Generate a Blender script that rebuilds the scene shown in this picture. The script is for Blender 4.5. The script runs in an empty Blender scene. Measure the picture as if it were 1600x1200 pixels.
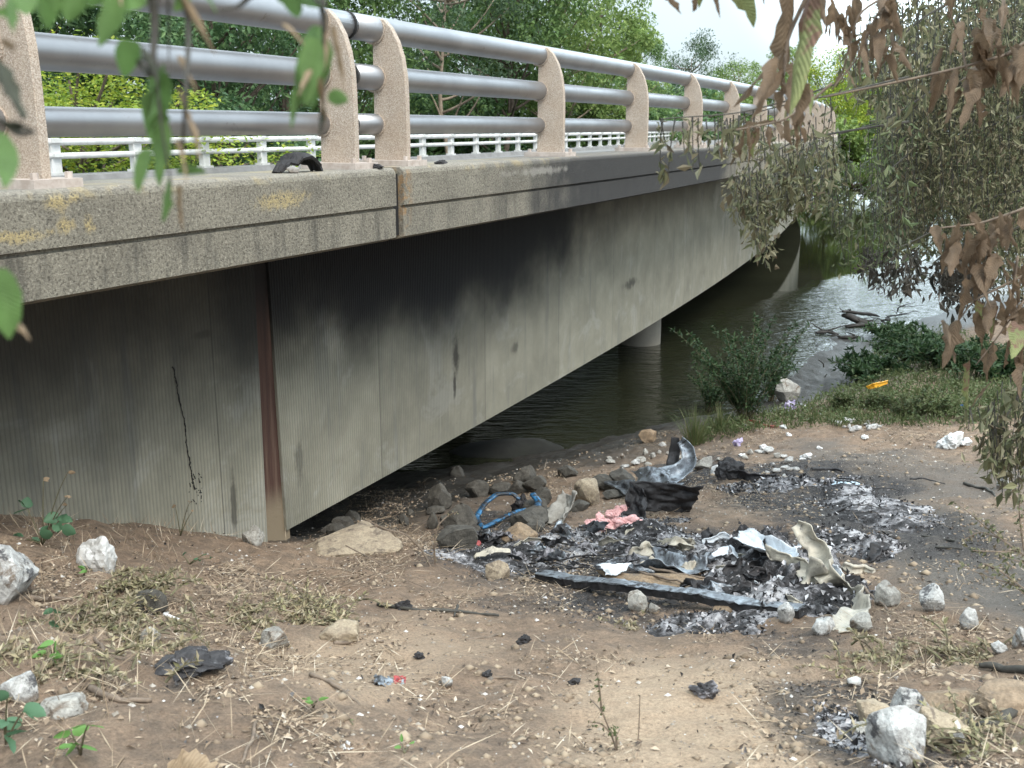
import bpy, math, numpy as np
from mathutils import Matrix, Vector
rng = np.random.default_rng(7)
D2R = math.radians
sc = bpy.context.scene
COL = sc.collection
# ------------------------------------------------------------------ camera frame
F = 1650.0; HZ = 399.0
PITCH = math.atan(HZ / F); CP, SP = math.cos(PITCH), math.sin(PITCH)
def ray(x, y):
    v = 600.0 - y
    return np.array([x - 800.0, F * CP + v * SP, -F * SP + v * CP])
def atY(x, y, Y):
    r = ray(x, y); return r * (Y / r[1])
def atZ(x, y, Z):
    r = ray(x, y); return r * (Z / r[2])
WATER = -4.5
# bridge alignment: station s along the near edge, offset d away from it
TH = math.atan(795 / math.hypot(F, HZ))
U = np.array([math.sin(TH), math.cos(TH)]); NN = np.array([math.cos(TH), -math.sin(TH)])
DE = -4.183; S0 = 8.0; RAD = 280.0
def heading(s):
    return TH - max(0.0, s - S0) / RAD
def BP(s, d, z):
    if s <= S0:
        p = DE * NN + s * U; n = NN
    else:
        a = (s - S0) / RAD
        c = DE * NN + S0 * U - RAD * NN          # centre of curve on the left
        n = np.array([math.cos(TH - a), -math.sin(TH - a)])
        p = c + RAD * n
    q = p - d * n
    return np.array([q[0], q[1], z])
# ------------------------------------------------------------------ noise
def _h(ix, iy, iz):
    n = (ix * 374761393 + iy * 668265263 + iz * 1274126177) & 0x7fffffff
    n = ((n ^ (n >> 13)) * 1274126177) & 0x7fffffff
    return ((n ^ (n >> 16)) & 0xffff) / 65535.0
def vnoise(p):
    p = np.asarray(p, float); i = np.floor(p).astype(np.int64); f = p - i; f = f * f * (3 - 2 * f)
    r = 0
    for a in (0, 1):
        for b in (0, 1):
            for c in (0, 1):
                w = (f[..., 0] if a else 1 - f[..., 0]) * (f[..., 1] if b else 1 - f[..., 1]) * (f[..., 2] if c else 1 - f[..., 2])
                r = r + w * _h(i[..., 0] + a, i[..., 1] + b, i[..., 2] + c)
    return r * 2 - 1
def fbm(p, o=4, g=.5):
    r = 0; a = 1.0; p = np.asarray(p, float)
    for k in range(o):
        r = r + a * vnoise(p * (2 ** k) + 17.3 * k); a *= g
    return r
def n3(x, y, z=0):
    x = np.asarray(x, float); return np.stack([x, np.asarray(y, float) + 0 * x, 0 * x + z], -1)
# ------------------------------------------------------------------ mesh building
class MB:
    def __init__(s): s.v = []; s.f = []; s.uv = []; s.n = 0
    def add(s, v, f, uv=None):
        v = np.asarray(v, float).reshape(-1, 3)
        if len(v) == 0: return
        s.v.append(v)
        if isinstance(f, np.ndarray): s.f.append(f + s.n)
        else:
            for q in f: s.f.append(np.array([q]) + s.n)
        s.uv.append(np.zeros((len(v), 2)) if uv is None else np.asarray(uv, float).reshape(-1, 2))
        s.n += len(v)
    def box(s, c, x, y, z, ax=None):
        """box centred at c with half sizes x,y,z along axes ax (3x3 rows)"""
        ax = np.eye(3) if ax is None else np.asarray(ax, float)
        k = np.array([[i, j, l] for i in (-1, 1) for j in (-1, 1) for l in (-1, 1)], float) * [x, y, z]
        s.add(k @ ax + np.asarray(c, float), np.array([[0, 1, 3, 2], [4, 6, 7, 5], [0, 4, 5, 1], [2, 3, 7, 6], [0, 2, 6, 4], [1, 5, 7, 3]]))
    def tube(s, pts, rad, n=8, cap=True, flat=1.0):
        pts = np.asarray(pts, float); m = len(pts)
        rad = np.broadcast_to(np.asarray(rad, float), (m,))
        t = np.gradient(pts, axis=0); t /= np.linalg.norm(t, axis=1)[:, None] + 1e-12
        ref = np.array([0, 0, 1.0]) if abs(t[0, 2]) < .9 else np.array([1.0, 0, 0])
        a = np.cross(t, ref); a /= np.linalg.norm(a, axis=1)[:, None] + 1e-9
        b = np.cross(a, t)
        an = np.arange(n) * 2 * math.pi / n
        ring = pts[:, None, :] + rad[:, None, None] * (np.cos(an)[None, :, None] * a[:, None, :] + flat * np.sin(an)[None, :, None] * b[:, None, :])
        i = np.arange(m - 1)[:, None] * n; j = np.arange(n)[None, :]; k = (j + 1) % n
        f = np.stack([i + j, i + k, i + n + k, i + n + j], -1).reshape(-1, 4)
        L = np.concatenate([[0], np.cumsum(np.linalg.norm(np.diff(pts, axis=0), axis=1))])
        uv = np.stack([np.broadcast_to(L[:, None], (m, n)), np.broadcast_to(an[None] / 6.28, (m, n))], -1)
        s.add(ring.reshape(-1, 3), f, uv)
        if cap:
            o = s.n - m * n
            s.f.append(np.array([list(range(o, o + n))[::-1]])); s.f.append(np.array([list(range(o + (m - 1) * n, o + m * n))]))
    def sweep(s, sec, ss, ends=True, zf=None):
        """closed section [(d,z)] swept along bridge stations; uv = (s,z)"""
        m = len(sec); V = []; UVs = []
        for t in ss:
            for (d, z) in sec:
                V.append(BP(t, d, z)); UVs.append((t, z + d * 0.0))
        f = [[i * m + j, (i + 1) * m + j, (i + 1) * m + (j + 1) % m, i * m + (j + 1) % m] for i in range(len(ss) - 1) for j in range(m)]
        s.add(V, np.array(f), UVs)
        if ends:
            o = s.n - len(V)
            s.f.append(np.array([list(range(o, o + m))])); s.f.append(np.array([list(range(o + len(V) - m, o + len(V)))[::-1]]))
    def grid(s, P, uv=None, closed=False):
        h, w = P.shape[:2]
        i = np.arange(h - 1)[:, None] * w; j = np.arange(w - 1)[None]
        f = np.stack([i + j, i + j + 1, i + w + j + 1, i + w + j], -1).reshape(-1, 4)
        s.add(P.reshape(-1, 3), f, uv if uv is None else uv.reshape(-1, 2))
    def build(s, name, mat, parent=None, origin=None, smooth=False, cols=None):
        v = np.concatenate(s.v); uv = np.concatenate(s.uv)
        if origin is None: origin = np.array(parent['_o']) if parent is not None else np.zeros(3)
        v = v - np.asarray(origin)
        me = bpy.data.meshes.new(name)
        ln = np.concatenate([np.full(len(q), q.shape[1]) for q in s.f]).astype(np.int32)
        li = np.concatenate([q.ravel() for q in s.f]).astype(np.int32)
        me.vertices.add(len(v)); me.vertices.foreach_set('co', v.astype(np.float32).ravel())
        me.loops.add(len(li)); me.loops.foreach_set('vertex_index', li)
        st = np.concatenate([[0], np.cumsum(ln)[:-1]]).astype(np.int32)
        me.polygons.add(len(ln)); me.polygons.foreach_set('loop_start', st); me.polygons.foreach_set('loop_total', ln)
        me.polygons.foreach_set('use_smooth', np.full(len(ln), bool(smooth)))
        u = me.uv_layers.new(name='UVMap'); u.data.foreach_set('uv', uv[li].astype(np.float32).ravel())
        if cols is not None:
            for cn, ca in cols.items():
                at = me.color_attributes.new(cn, 'FLOAT_COLOR', 'POINT'); at.data.foreach_set('color', ca.astype(np.float32).ravel())
        me.update(calc_edges=True); me.validate()
        me.materials.append(mat)
        o = bpy.data.objects.new(name, me); COL.objects.link(o)
        if parent is not None:
            o.parent = parent
            po = np.array(parent['_o']); o.location = np.asarray(origin) - po
        else: o.location = origin
        o['_o'] = [float(q) for q in origin]
        return o
def tag(o, label=None, cat=None, group=None, kind=None):
    if label: o['label'] = label
    if cat: o['category'] = cat
    if group: o['group'] = group
    if kind: o['kind'] = kind
    return o
def thing(name, label, cat, loc, group=None):
    o = bpy.data.objects.new(name, None); COL.objects.link(o); o.location = loc
    o.empty_display_size = .1; o['_o'] = [float(q) for q in loc]
    return tag(o, label, cat, group)
def dup(o, parent=None, loc=None, rz=None, sca=None):
    c = o.copy(); COL.objects.link(c); c.parent = parent
    if loc is not None: c.location = loc
    if rz is not None: c.rotation_euler = (c.rotation_euler[0], c.rotation_euler[1], rz)
    if sca is not None: c.scale = sca if hasattr(sca, '__len__') else (sca,) * 3
    for ch in list(o.children): dup(ch, c)
    return c
# ------------------------------------------------------------------ materials
class NT:
    def __init__(s, name):
        s.m = bpy.data.materials.new(name); s.m.use_nodes = True; s.t = s.m.node_tree
        s.b = s.t.nodes['Principled BSDF']; s.out = s.t.nodes['Material Output']
    def n(s, ty, **k):
        nd = s.t.nodes.new('ShaderNode' + ty)
        for a, v in k.items():
            if a.startswith('_'): setattr(nd, a[1:], v)
            else: s.set(nd, a.replace('__', ' '), v)
        return nd
    def set(s, nd, a, v):
        i = nd.inputs[int(a[1:])] if a[0] == 'i' and a[1:].isdigit() else nd.inputs[a]
        if isinstance(v, bpy.types.NodeSocket): s.t.links.new(v, i)
        elif isinstance(v, bpy.types.Node): s.t.links.new(v.outputs[0], i)
        else: i.default_value = v
    def uv(s): return s.n('UVMap').outputs[0]
    def co(s): return s.n('NewGeometry').outputs['Position']
    def ob(s): return s.n('TexCoord').outputs['Object']
    def sca(s, v, x, y, z):
        return s.n('Mapping', Vector=v, Scale=(x, y, z)).outputs[0]
    def noise(s, v, scale, det=4, rough=.6, dist=0.0):
        return s.n('TexNoise', Vector=v, Scale=scale, Detail=det, Roughness=rough, Distortion=dist).outputs[0]
    def math(s, op, a, b=0.0, c=0.0, clamp=False):
        return s.n('Math', _operation=op, _use_clamp=clamp, i0=a, i1=b, i2=c).outputs[0]
    def ramp(s, f, *st):
        r = s.n('ValToRGB'); s.set(r, 'Fac', f); e = r.color_ramp.elements
        while len(e) < len(st): e.new(.5)
        for q, (p, c) in zip(e, st):
            q.position = p; q.color = (c, c, c, 1) if not hasattr(c, '__len__') else (*c, 1)
        return r.outputs[0]
    def mix(s, f, a, b, mode='MIX'):
        m = s.n('MixRGB', _blend_type=mode)
        for k, v in (('Fac', f), ('Color1', a), ('Color2', b)):
            if hasattr(v, '__len__') and not isinstance(v, (bpy.types.NodeSocket, bpy.types.Node)): v = (*v[:3], 1)
            s.set(m, k, v)
        return m.outputs[0]
    def smooth(s, v, a, b):
        return s.n('MapRange', _interpolation_type='SMOOTHSTEP', i0=v, i1=a, i2=b, i3=0.0, i4=1.0).outputs[0]
    def ell(s, x, y, cx, cy, rx, ry, wob=None):
        """soft elliptical mask, 1 inside"""
        dx = s.math('DIVIDE', s.math('SUBTRACT', x, cx), rx); dy = s.math('DIVIDE', s.math('SUBTRACT', y, cy), ry)
        q = s.math('SQRT', s.math('ADD', s.math('MULTIPLY', dx, dx), s.math('MULTIPLY', dy, dy)))
        if wob is not None: q = s.math('ADD', q, wob)
        return s.smooth(q, 1.0, .25)
    def fin(s, col=None, rough=None, bump=None, bs=.5, bd=.01, **k):
        if col is not None: s.set(s.b, 'Base Color', col if not (hasattr(col, '__len__') and not isinstance(col, bpy.types.NodeSocket)) else (*col, 1))
        if rough is not None: s.set(s.b, 'Roughness', rough)
        if bump is not None:
            s.set(s.b, 'Normal', s.n('Bump', Height=bump, Strength=bs, Distance=bd).outputs[0])
        for a, v in k.items(): s.set(s.b, a.replace('__', ' '), v)
        return s.m
def leafmat(name, tones, trans=.35, rough=.55, vein=False, spec=.3):
    t = NT(name); r = t.n('NewGeometry').outputs['Random Per Island']
    k = len(tones)
    c = t.ramp(r, *[(i / max(1, k - 1), q) for i, q in enumerate(tones)])
    p = t.noise(t.co(), 1.3, 2)
    c = t.mix(1.0, c, t.ramp(p, (.3, .78), (.7, 1.2)), 'MULTIPLY')
    t.fin(c, rough, Specular__IOR__Level=spec)
    tr = t.n('BsdfTranslucent', Color=c); mx = t.n('MixShader', Fac=trans, i1=t.b.outputs[0], i2=tr.outputs[0])
    t.t.links.new(mx.outputs[0], t.out.inputs[0]); return t.m
def simple(name, a, b=None, scale=8.0, rough=.7, bs=.4, bd=.01, metal=0.0, bscale=None, rot=None):
    t = NT(name); v = t.co(); f = t.noise(v, scale, 5, .65)
    c = t.mix(t.ramp(f, (.35, 0.0), (.65, 1.0)), a, b if b is not None else tuple(q * .6 for q in a))
    return t.fin(c, rough, t.noise(v, bscale or scale * 4, 4), bs, bd, Metallic=metal)
# ------------------------------------------------------------------ terrain
CTRL = [(800,1200,-2.0),(0,1200,-1.8),(1600,1200,-1.95),(400,1200,-1.9),(1200,1200,-2.0),(800,1100,-2.27),(0,1000,-2.02),(200,1000,-2.15),(400,1000,-2.42),(600,1000,-2.58),
 (800,1000,-2.64),(1100,1050,-2.42),(1300,1080,-2.27),(1500,1050,-2.27),(0,870,-2.2),(0,805,-2.33),(120,812,-2.6),(250,825,-2.9),(410,847,-3.43),(200,900,-2.45),(400,900,-2.88),(550,900,-3.0),
 (640,874,-3.17),(800,910,-3.0),(1000,955,-2.85),(1220,988,-2.65),(1400,960,-2.66),(1550,900,-2.68),(700,840,-3.5),(640,845,-3.55),(540,842,-3.42),(560,815,-3.95),(700,800,-3.85),(850,800,-3.62),(1000,800,-3.35),(1000,870,-3.07),
 (850,870,-3.22),(1150,900,-2.87),(1200,800,-3.2),(1400,800,-3.02),(1550,800,-2.88),(1100,720,-3.58),(1250,700,-3.52),(1400,700,-3.35),(1550,700,-3.22),(950,730,-3.85),
 (800,750,-4.1),(690,748,-4.4),(680,733,-4.56),(900,688,-4.56),(1060,652,-4.52),(1180,632,-4.5),(1160,655,-3.95),(1380,540,-4.52),(1470,488,-4.52),(1270,600,-4.42),(1282,560,-4.44),(1312,525,-4.47),(1238,600,-4.5),(1222,560,-4.62),(1300,580,-4.38),
 (1350,640,-3.62),(1260,655,-3.75),(1450,620,-3.55),(1500,560,-3.7),(1580,600,-3.4),(1400,560,-4.2),(1580,500,-3.7)]
CW = [(0,0,-1.6),(3,0,-1.5),(-3,0,-1.5),(-3,3,-1.75),(0,-5,-1.3),(5,4,-1.9),(9,7,-2.2),(10,13,-2.9),(14,20,-3.2),(19,28,-3.6),(30,40,-3.0),(40,60,-3),(0,20,-5.2),(6,26,-5.3),(12,36,-5.4),(20,50,-5.4),(23,70,-5.4),
 (-5,18,-5.1),(-4,24,-5.2),(-14,22,-5.0),(-22,24,-4.9),(-8,13,-3.9),(-16,14,-3.2),(-30,14,-3.0),(-6,9.5,-3.2),(-9,5,-2.2),(-12,36,-3.6),(-25,40,-3.2),(0,46,-3.8),(6,58,-3.8),(10,76,-3.9),(16,95,-3.6),(0,75,-2.5),(-30,70,-2),
 (40,95,-5.2),(30,80,-5.3),(60,100,-3),(20,130,-2.5),(60,140,-2)]
cp = np.array([atZ(*c) for c in CTRL] + [list(c) for c in CW], float)
def _k(r): return r ** 1.5
dm = np.linalg.norm(cp[:, None, :2] - cp[None, :, :2], axis=2)
A = np.block([[_k(dm) + 1e-3 * np.eye(len(cp)), np.c_[np.ones(len(cp)), cp[:, :2]]], [np.c_[np.ones(len(cp)), cp[:, :2]].T, np.zeros((3, 3))]])
W = np.linalg.solve(A, np.r_[cp[:, 2], 0, 0, 0])
def axis(lo, a, b, hi, st, g=1.12):
    m = list(np.arange(a, b, st)); l = []; x, d = a, st
    while x > lo: d *= g; x -= d; l.append(x)
    r = []; x, d = m[-1], st
    while x < hi: d *= g; x += d; r.append(x)
    return np.array(l[::-1] + m + r)
GX = axis(-400, -4.5, 6.5, 500, .04); GY = axis(-60, 2.0, 17, 900, .045)
XX, YY = np.meshgrid(GX, GY)
ZZ = np.zeros(XX.shape)
xf, yf = np.clip(XX.ravel(), -45, 75), np.clip(YY.ravel(), -12, 150)
zz = np.zeros(len(xf))
for i in range(0, len(xf), 40000):
    q = slice(i, i + 40000)
    r = np.hypot(xf[q, None] - cp[None, :, 0], yf[q, None] - cp[None, :, 1])
    zz[q] = _k(r) @ W[:-3] + W[-3] + W[-2] * xf[q] + W[-1] * yf[q]
ZZ = zz.reshape(XX.shape)
nf = np.clip((ZZ + 4.7) / .3, 0, 1)
ZZ += nf * (.05 * fbm(n3(XX * 1.1, YY * 1.1), 3) + .028 * fbm(n3(XX * 4, YY * 4, 5), 3) + .013 * fbm(n3(XX * 11, YY * 11, 9), 3))
def G(x, y):
    x = np.asarray(x, float); y = np.asarray(y, float)
    i = np.clip(np.searchsorted(GX, x) - 1, 0, len(GX) - 2); j = np.clip(np.searchsorted(GY, y) - 1, 0, len(GY) - 2)
    a = (x - GX[i]) / (GX[i + 1] - GX[i]); b = (y - GY[j]) / (GY[j + 1] - GY[j])
    return ZZ[j, i] * (1 - a) * (1 - b) + ZZ[j, i + 1] * a * (1 - b) + ZZ[j + 1, i] * (1 - a) * b + ZZ[j + 1, i + 1] * a * b
def onG(x, y, lift=0.0):
    """point where the ground is seen at photo pixel x,y"""
    r = ray(x, y); Y = np.arange(2.2, 40, .02); p = r[None] * (Y / r[1])[:, None]
    g = np.maximum(G(p[:, 0], p[:, 1]), WATER)
    k = np.argmax(p[:, 2] < g); q = p[k].copy(); q[2] = g[k] + lift
    return q
def mpp(p): return math.sqrt(p[0] ** 2 + p[1] ** 2 + p[2] ** 2) / F * .96
def proj(p):
    p = np.asarray(p, float); X, Y, Z = p[..., 0], p[..., 1], p[..., 2]
    d = Y * CP - Z * SP; v = Y * SP + Z * CP
    return 800 + F * X / d, 600 - F * v / d
# ------------------------------------------------------------------ ground
px, py = proj(np.stack([XX, YY, ZZ], -1))
def em(cx, cy, rx, ry, w=.35, sc_=1.2, sd=0):
    q = np.hypot((XX - cx) / rx, (YY - cy) / ry) + w * fbm(n3(XX * sc_, YY * sc_, sd), 4)
    return np.clip((1.15 - q) / .5, 0, 1)
def ep(x, y, rx, ry, **k):
    c = onG(x, y); a = onG(x + rx, y); b = onG(x, y - ry); b2 = onG(x, y + ry)
    return em(c[0], c[1], max(.05, abs(a[0] - c[0])), max(.05, abs(b[1] - b2[1]) / 2), **k)
burn = np.max([ep(1000, 880, 330, 75, sd=1), ep(1300, 800, 130, 70, sd=2, w=.6), ep(1100, 735, 130, 25, sd=3, w=.6), ep(1280, 745, 170, 28, sd=8, w=.7), ep(300, 1035, 70, 30, sd=4), ep(1350, 1150, 90, 70, sd=5, w=.8) * .8,
               ep(1230, 1000, 90, 30, sd=6, w=.8) * .6, ep(760, 830, 120, 60, sd=7)], axis=0)
pathm = np.clip(np.max([ep(1080, 1110, 260, 130, sd=11, w=.3), ep(640, 1010, 200, 60, sd=12, w=.5) * .6], axis=0), 0, 1)
grey = np.max([ep(1480, 860, 200, 170, sd=13, w=.3), ep(1380, 740, 260, 60, sd=14, w=.4) * .8], axis=0)
und_shade = np.clip((DE - .3 - (NN[0] * XX + NN[1] * YY)) / .8, 0, 1) * np.clip((U[0] * XX + U[1] * YY - 6.6) / .8, 0, 1)  # shade under the bridge, painted into the ground colour
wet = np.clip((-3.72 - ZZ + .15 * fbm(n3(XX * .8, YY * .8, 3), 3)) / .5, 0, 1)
wet = np.maximum(wet, und_shade)  # damp low ground and the painted bridge shade share this mask
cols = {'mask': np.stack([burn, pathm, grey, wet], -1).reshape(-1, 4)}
t = NT('bare_dirt'); P = t.co()
vc = t.n('VertexColor', _layer_name='mask'); sp = t.n('SeparateColor', i0=vc.outputs[0])
b, pth, gr = sp.outputs[0], sp.outputs[1], sp.outputs[2]; we = vc.outputs[1]
big = t.noise(P, 1.6, 5, .6); med = t.noise(P, 9, 6, .7); fin_ = t.noise(P, 75, 6, .85)
c = t.ramp(big, (.3, (.18, .12, .08)), (.55, (.27, .19, .13)), (.75, (.33, .24, .165)))
c = t.mix(t.ramp(med, (.4, 0.0), (.62, .75)), c, (.115, .085, .062))
c = t.mix(pth, c, t.ramp(med, (.3, (.345, .25, .17)), (.7, (.44, .335, .235))))
c = t.mix(t.math('MULTIPLY', gr, .92), c, t.ramp(med, (.3, (.082, .075, .067)), (.7, (.135, .122, .108))))
bb = t.math('MULTIPLY', b, t.smooth(med, .28, .52), clamp=True)
c = t.mix(bb, c, t.ramp(fin_, (.35, (.016, .015, .015)), (.56, (.045, .041, .04)), (.72, (.20, .19, .19))))
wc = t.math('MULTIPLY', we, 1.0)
c = t.mix(wc, c, t.ramp(med, (.3, (.017, .016, .014)), (.7, (.046, .041, .034))))  # near-black for damp soil and for painted shade under the bridge
c = t.mix(1.0, c, t.ramp(fin_, (.32, .42), (.5, .95), (.7, 1.45)), 'MULTIPLY')
h = t.math('ADD', t.math('MULTIPLY', med, 1.0), t.math('MULTIPLY', fin_, .5))
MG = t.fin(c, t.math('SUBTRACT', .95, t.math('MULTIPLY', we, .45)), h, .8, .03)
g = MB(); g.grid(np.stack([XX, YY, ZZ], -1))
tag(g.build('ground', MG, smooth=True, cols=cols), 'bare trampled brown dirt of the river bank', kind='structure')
# ------------------------------------------------------------------ river
t = NT('river_water'); P = t.co(); sx = t.n('SeparateXYZ', i0=P)
rip = t.math('ADD', sx.outputs[1], t.math('MULTIPLY', t.math('SUBTRACT', t.noise(P, .35, 3), .5), 4.0))
rip = t.math('SUBTRACT', rip, t.math('MULTIPLY', sx.outputs[0], 1.25))
near = t.smooth(rip, 20.5, 17.5)
w1 = t.noise(t.sca(P, .8, 2.2, 1), 2.2, 3, .6, .4); w2 = t.noise(t.sca(P, .5, 2.6, 1), 7, 2, .6, .3)
hh = t.math('ADD', w1, t.math('MULTIPLY', w2, .4))
st = t.math('ADD', .012, t.math('MULTIPLY', near, .75))
bp = t.n('Bump', Height=hh, Distance=.09); t.set(bp, 'Strength', st)
t.set(t.b, 'Normal', bp.outputs[0])
MW = t.fin(t.ramp(t.noise(P, .3, 3), (.3, (.012, .014, .008)), (.7, (.022, .023, .013))), .02, IOR=1.5)
g = MB(); g.add([(-300, 5, WATER), (400, 5, WATER), (400, 700, WATER), (-300, 700, WATER)], np.array([[0, 1, 2, 3]]))
tag(g.build('river', MW), 'shallow murky green river with a rippled riffle', kind='structure')
# ------------------------------------------------------------------ concrete materials
def soot_tail(t, c, mask, dark=(.006, .007, .009)):
    return t.mix(mask, c, dark)
t = NT('pitted_concrete'); uv = t.uv(); us = t.n('SeparateXYZ', i0=uv); S, Z = us.outputs[0], us.outputs[1]; P = t.co()
pit = t.noise(P, 60, 4, .8); bl = t.noise(P, 3.0, 5, .65)
c = t.ramp(bl, (.3, (.20, .182, .145)), (.6, (.275, .252, .20)), (.8, (.335, .31, .25)))
c = t.mix(t.ramp(pit, (.38, .85), (.49, 0.0)), c, (.085, .075, .06)); c = t.mix(t.smooth(pit, .56, .68), c, (.42, .39, .32))
lower = t.smooth(Z, -.57, -.60)
strk = t.noise(t.n('CombineXYZ', i0=t.math('MULTIPLY', S, 9.0), i1=t.math('MULTIPLY', Z, 1.1)), 1.0, 4, .7)
c = t.mix(t.math('MULTIPLY', lower, t.math('MULTIPLY', t.smooth(strk, .45, .75), .8)), c, (.07, .065, .055))
c = t.mix(t.math('MULTIPLY', t.smooth(Z, -.36, -.29), t.smooth(t.noise(P, 5, 4), .5, .72)), c, (.42, .33, .16))      # lichen near the top edge
for (cx, cz, rx, rz) in ((3.75, -.345, .10, .06), (3.86, -.335, .05, .04), (3.78, -.46, .09, .05), (3.93, -.47, .05, .06), (3.5, -.49, .25, .04), (5.5, -.44, .35, .07)):
    c = t.mix(t.math('MULTIPLY', .8, t.math('MULTIPLY', t.ell(S, Z, cx, cz, rx, rz, t.math('MULTIPLY', t.math('SUBTRACT', t.noise(P, 18, 3), .5), 1.6)), t.smooth(pit, .4, .5))), c, (.46, .36, .17))
rust = t.math('MULTIPLY', t.ell(S, Z, 7.03, -.5, .13, .42), t.smooth(t.noise(P, 14, 4), .42, .6))
c = t.mix(t.math('MULTIPLY', rust, .85), c, (.34, .21, .10))
so = t.math('ADD', t.math('MULTIPLY', t.smooth(S, 7.6, 12.5), t.smooth(S, 20, 14.5)), t.math('MULTIPLY', t.math('SUBTRACT', t.noise(P, 2.2, 4), .5), .9))
so = t.math('MULTIPLY', t.math('MULTIPLY', t.smooth(so, .0, .62), t.math('SUBTRACT', 1.0, t.math('MULTIPLY', t.smooth(Z, -.30, -.26), .8))), .93)
c = t.mix(so, c, (.022, .022, .024))
wh = t.math('MULTIPLY', t.ell(S, Z, 9.6, -.40, .9, .045, t.math('MULTIPLY', t.math('SUBTRACT', t.noise(P, 8, 4), .5), 2.2)), .5)
c = t.mix(wh, c, (.42, .40, .36))
c = t.mix(t.smooth(Z, -.33, -.275), c, t.mix(.25, c, (.50, .46, .42)))
MEDGE = t.fin(c, .95, t.math('ADD', pit, t.math('MULTIPLY', bl, .5)), 1.0, .02)
def web(name, rib, soot_shade):
    t = NT(name); uv = t.uv(); us = t.n('SeparateXYZ', i0=uv); S, Z = us.outputs[0], us.outputs[1]; P = t.co()
    bl = t.noise(P, 1.6, 5, .65); fn = t.noise(P, 26, 4, .7)
    c = t.ramp(bl, (.3, (.215, .203, .158)), (.55, (.29, .272, .212)), (.75, (.35, .328, .26)))
    sk = t.noise(t.n('CombineXYZ', i0=t.math('MULTIPLY', S, 4.0), i1=t.math('MULTIPLY', Z, .35)), 1.0, 5, .7)
    c = t.mix(t.smooth(sk, .5, .75), c, (.19, .185, .16))
    pa = t.smooth(t.noise(P, .9, 5, .7, .8), .54, .64)
    c = t.mix(t.math('MULTIPLY', pa, .35), c, (.42, .41, .37))
    pn = t.math('DIVIDE', t.math('ADD', S, .9), 2.42); pid = t.math('FLOOR', pn); fr_ = t.math('FRACT', pn)      # formwork panels
    wn = t.n('TexWhiteNoise', _noise_dimensions='1D', W=pid).outputs[0]
    c = t.mix(1.0, c, t.ramp(wn, (0, .88), (1, 1.08)), 'MULTIPLY')
    jl = t.math('LESS_THAN', fr_, t.math('ADD', .003, t.math('MULTIPLY', t.noise(P, 3, 3), .006)))
    c = t.mix(t.math('MULTIPLY', jl, .6), c, (.07, .066, .055))
    dr = t.math('MULTIPLY', t.smooth(t.noise(t.n('CombineXYZ', i0=t.math('MULTIPLY', S, 11.0), i1=t.math('MULTIPLY', Z, .22)), 1.0, 3, .6), .60, .72), t.smooth(t.noise(P, 1.3, 3), .4, .6))
    c = t.mix(t.math('MULTIPLY', dr, .45), c, (.42, .41, .37))
    hole = t.smooth(t.n('TexVoronoi', Vector=t.n('CombineXYZ', i0=S, i1=Z), Scale=9.0).outputs['Distance'], .055, .02)
    c = t.mix(t.math('MULTIPLY', hole, t.smooth(t.noise(P, 2, 3), .48, .6)), c, (.06, .055, .05))
    # ribs: board-marked vertical corrugation
    wv = t.math('SINE', t.math('MULTIPLY', S, 2 * math.pi / .036)) if rib else fn
    wf = t.math('MULTIPLY', t.smooth(Z, -1.0, -1.6), 1.0)
    if rib: c = t.mix(t.math('MULTIPLY', t.smooth(wv, -.2, -.9), .38), c, (.12, .115, .095))
    wobble = t.math('MULTIPLY', t.math('SUBTRACT', t.noise(P, 1.1, 4, .55), .5), .55)
    for (cx, cz, rx, rz, am) in soot_shade:
        c = t.mix(t.math('MULTIPLY', t.ell(S, Z, cx, cz, rx, rz, wobble), am), c, (.006, .0065, .008))
    for (cx, cz, rx, rz, am) in ((10.45, -2.55, .11, .30, .9), (10.40, -2.85, .05, .22, .9), (17.0, -2.55, .5, .12, .75), (12.1, -2.75, .14, .1, .6), (3.9, -1.95, .05, .16, .8), (6.25, -1.55, .22, .04, .7), (6.5, -3.0, .05, .4, .7), (7.4, -2.9, .08, .3, .5)):
        c = t.mix(t.math('MULTIPLY', t.ell(S, Z, cx, cz, rx, rz, t.math('MULTIPLY', t.math('SUBTRACT', t.noise(P, 7, 4), .5), 1.8)), am), c, (.04, .036, .03))
    hb = t.math('ADD', t.math('MULTIPLY', wv, 1.0), fn)
    return t.fin(c, .9, hb, .5, .006)
MWEB = web('ribbed_concrete', True, ((10.2, -1.1, 5.6, 1.35, .985), (10.2, -1.05, 4.4, 1.1, .97), (10.8, -1.0, 4.8, 1.25, .99), (11.2, -.8, 6.6, 2.0, .92), (7.3, -.8, 2.0, 1.6, .8), (18, -.8, 12, 1.1, .55)))
MABUT = web('ribbed_wall_concrete', True, ((4.6, -.7, 7.5, 2.2, .84), (6.75, -1.2, .5, 1.3, .75)))  # upper wall darkened for soot and for painted overhang shade
t = NT('rust_stained_concrete'); uv = t.uv(); us = t.n('SeparateXYZ', i0=uv); S, Z = us.outputs[0], us.outputs[1]; P = t.co()
k = t.noise(t.n('CombineXYZ', i0=t.math('MULTIPLY', S, 14.0), i1=t.math('MULTIPLY', Z, .5)), 1.0, 5, .7)
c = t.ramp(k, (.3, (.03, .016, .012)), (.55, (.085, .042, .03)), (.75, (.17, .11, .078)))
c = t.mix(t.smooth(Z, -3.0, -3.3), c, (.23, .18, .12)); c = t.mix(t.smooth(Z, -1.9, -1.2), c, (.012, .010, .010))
MRUST = t.fin(c, .9, t.noise(P, 30, 4), .5, .01)
MROAD = simple('deck_asphalt', (.20, .195, .19), (.14, .135, .13), 3, .95, .5, .01, bscale=60)
MCONC = simple('grey_concrete', (.33, .32, .29), (.24, .23, .21), 2.5, .9, .5, .01, bscale=40)
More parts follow.
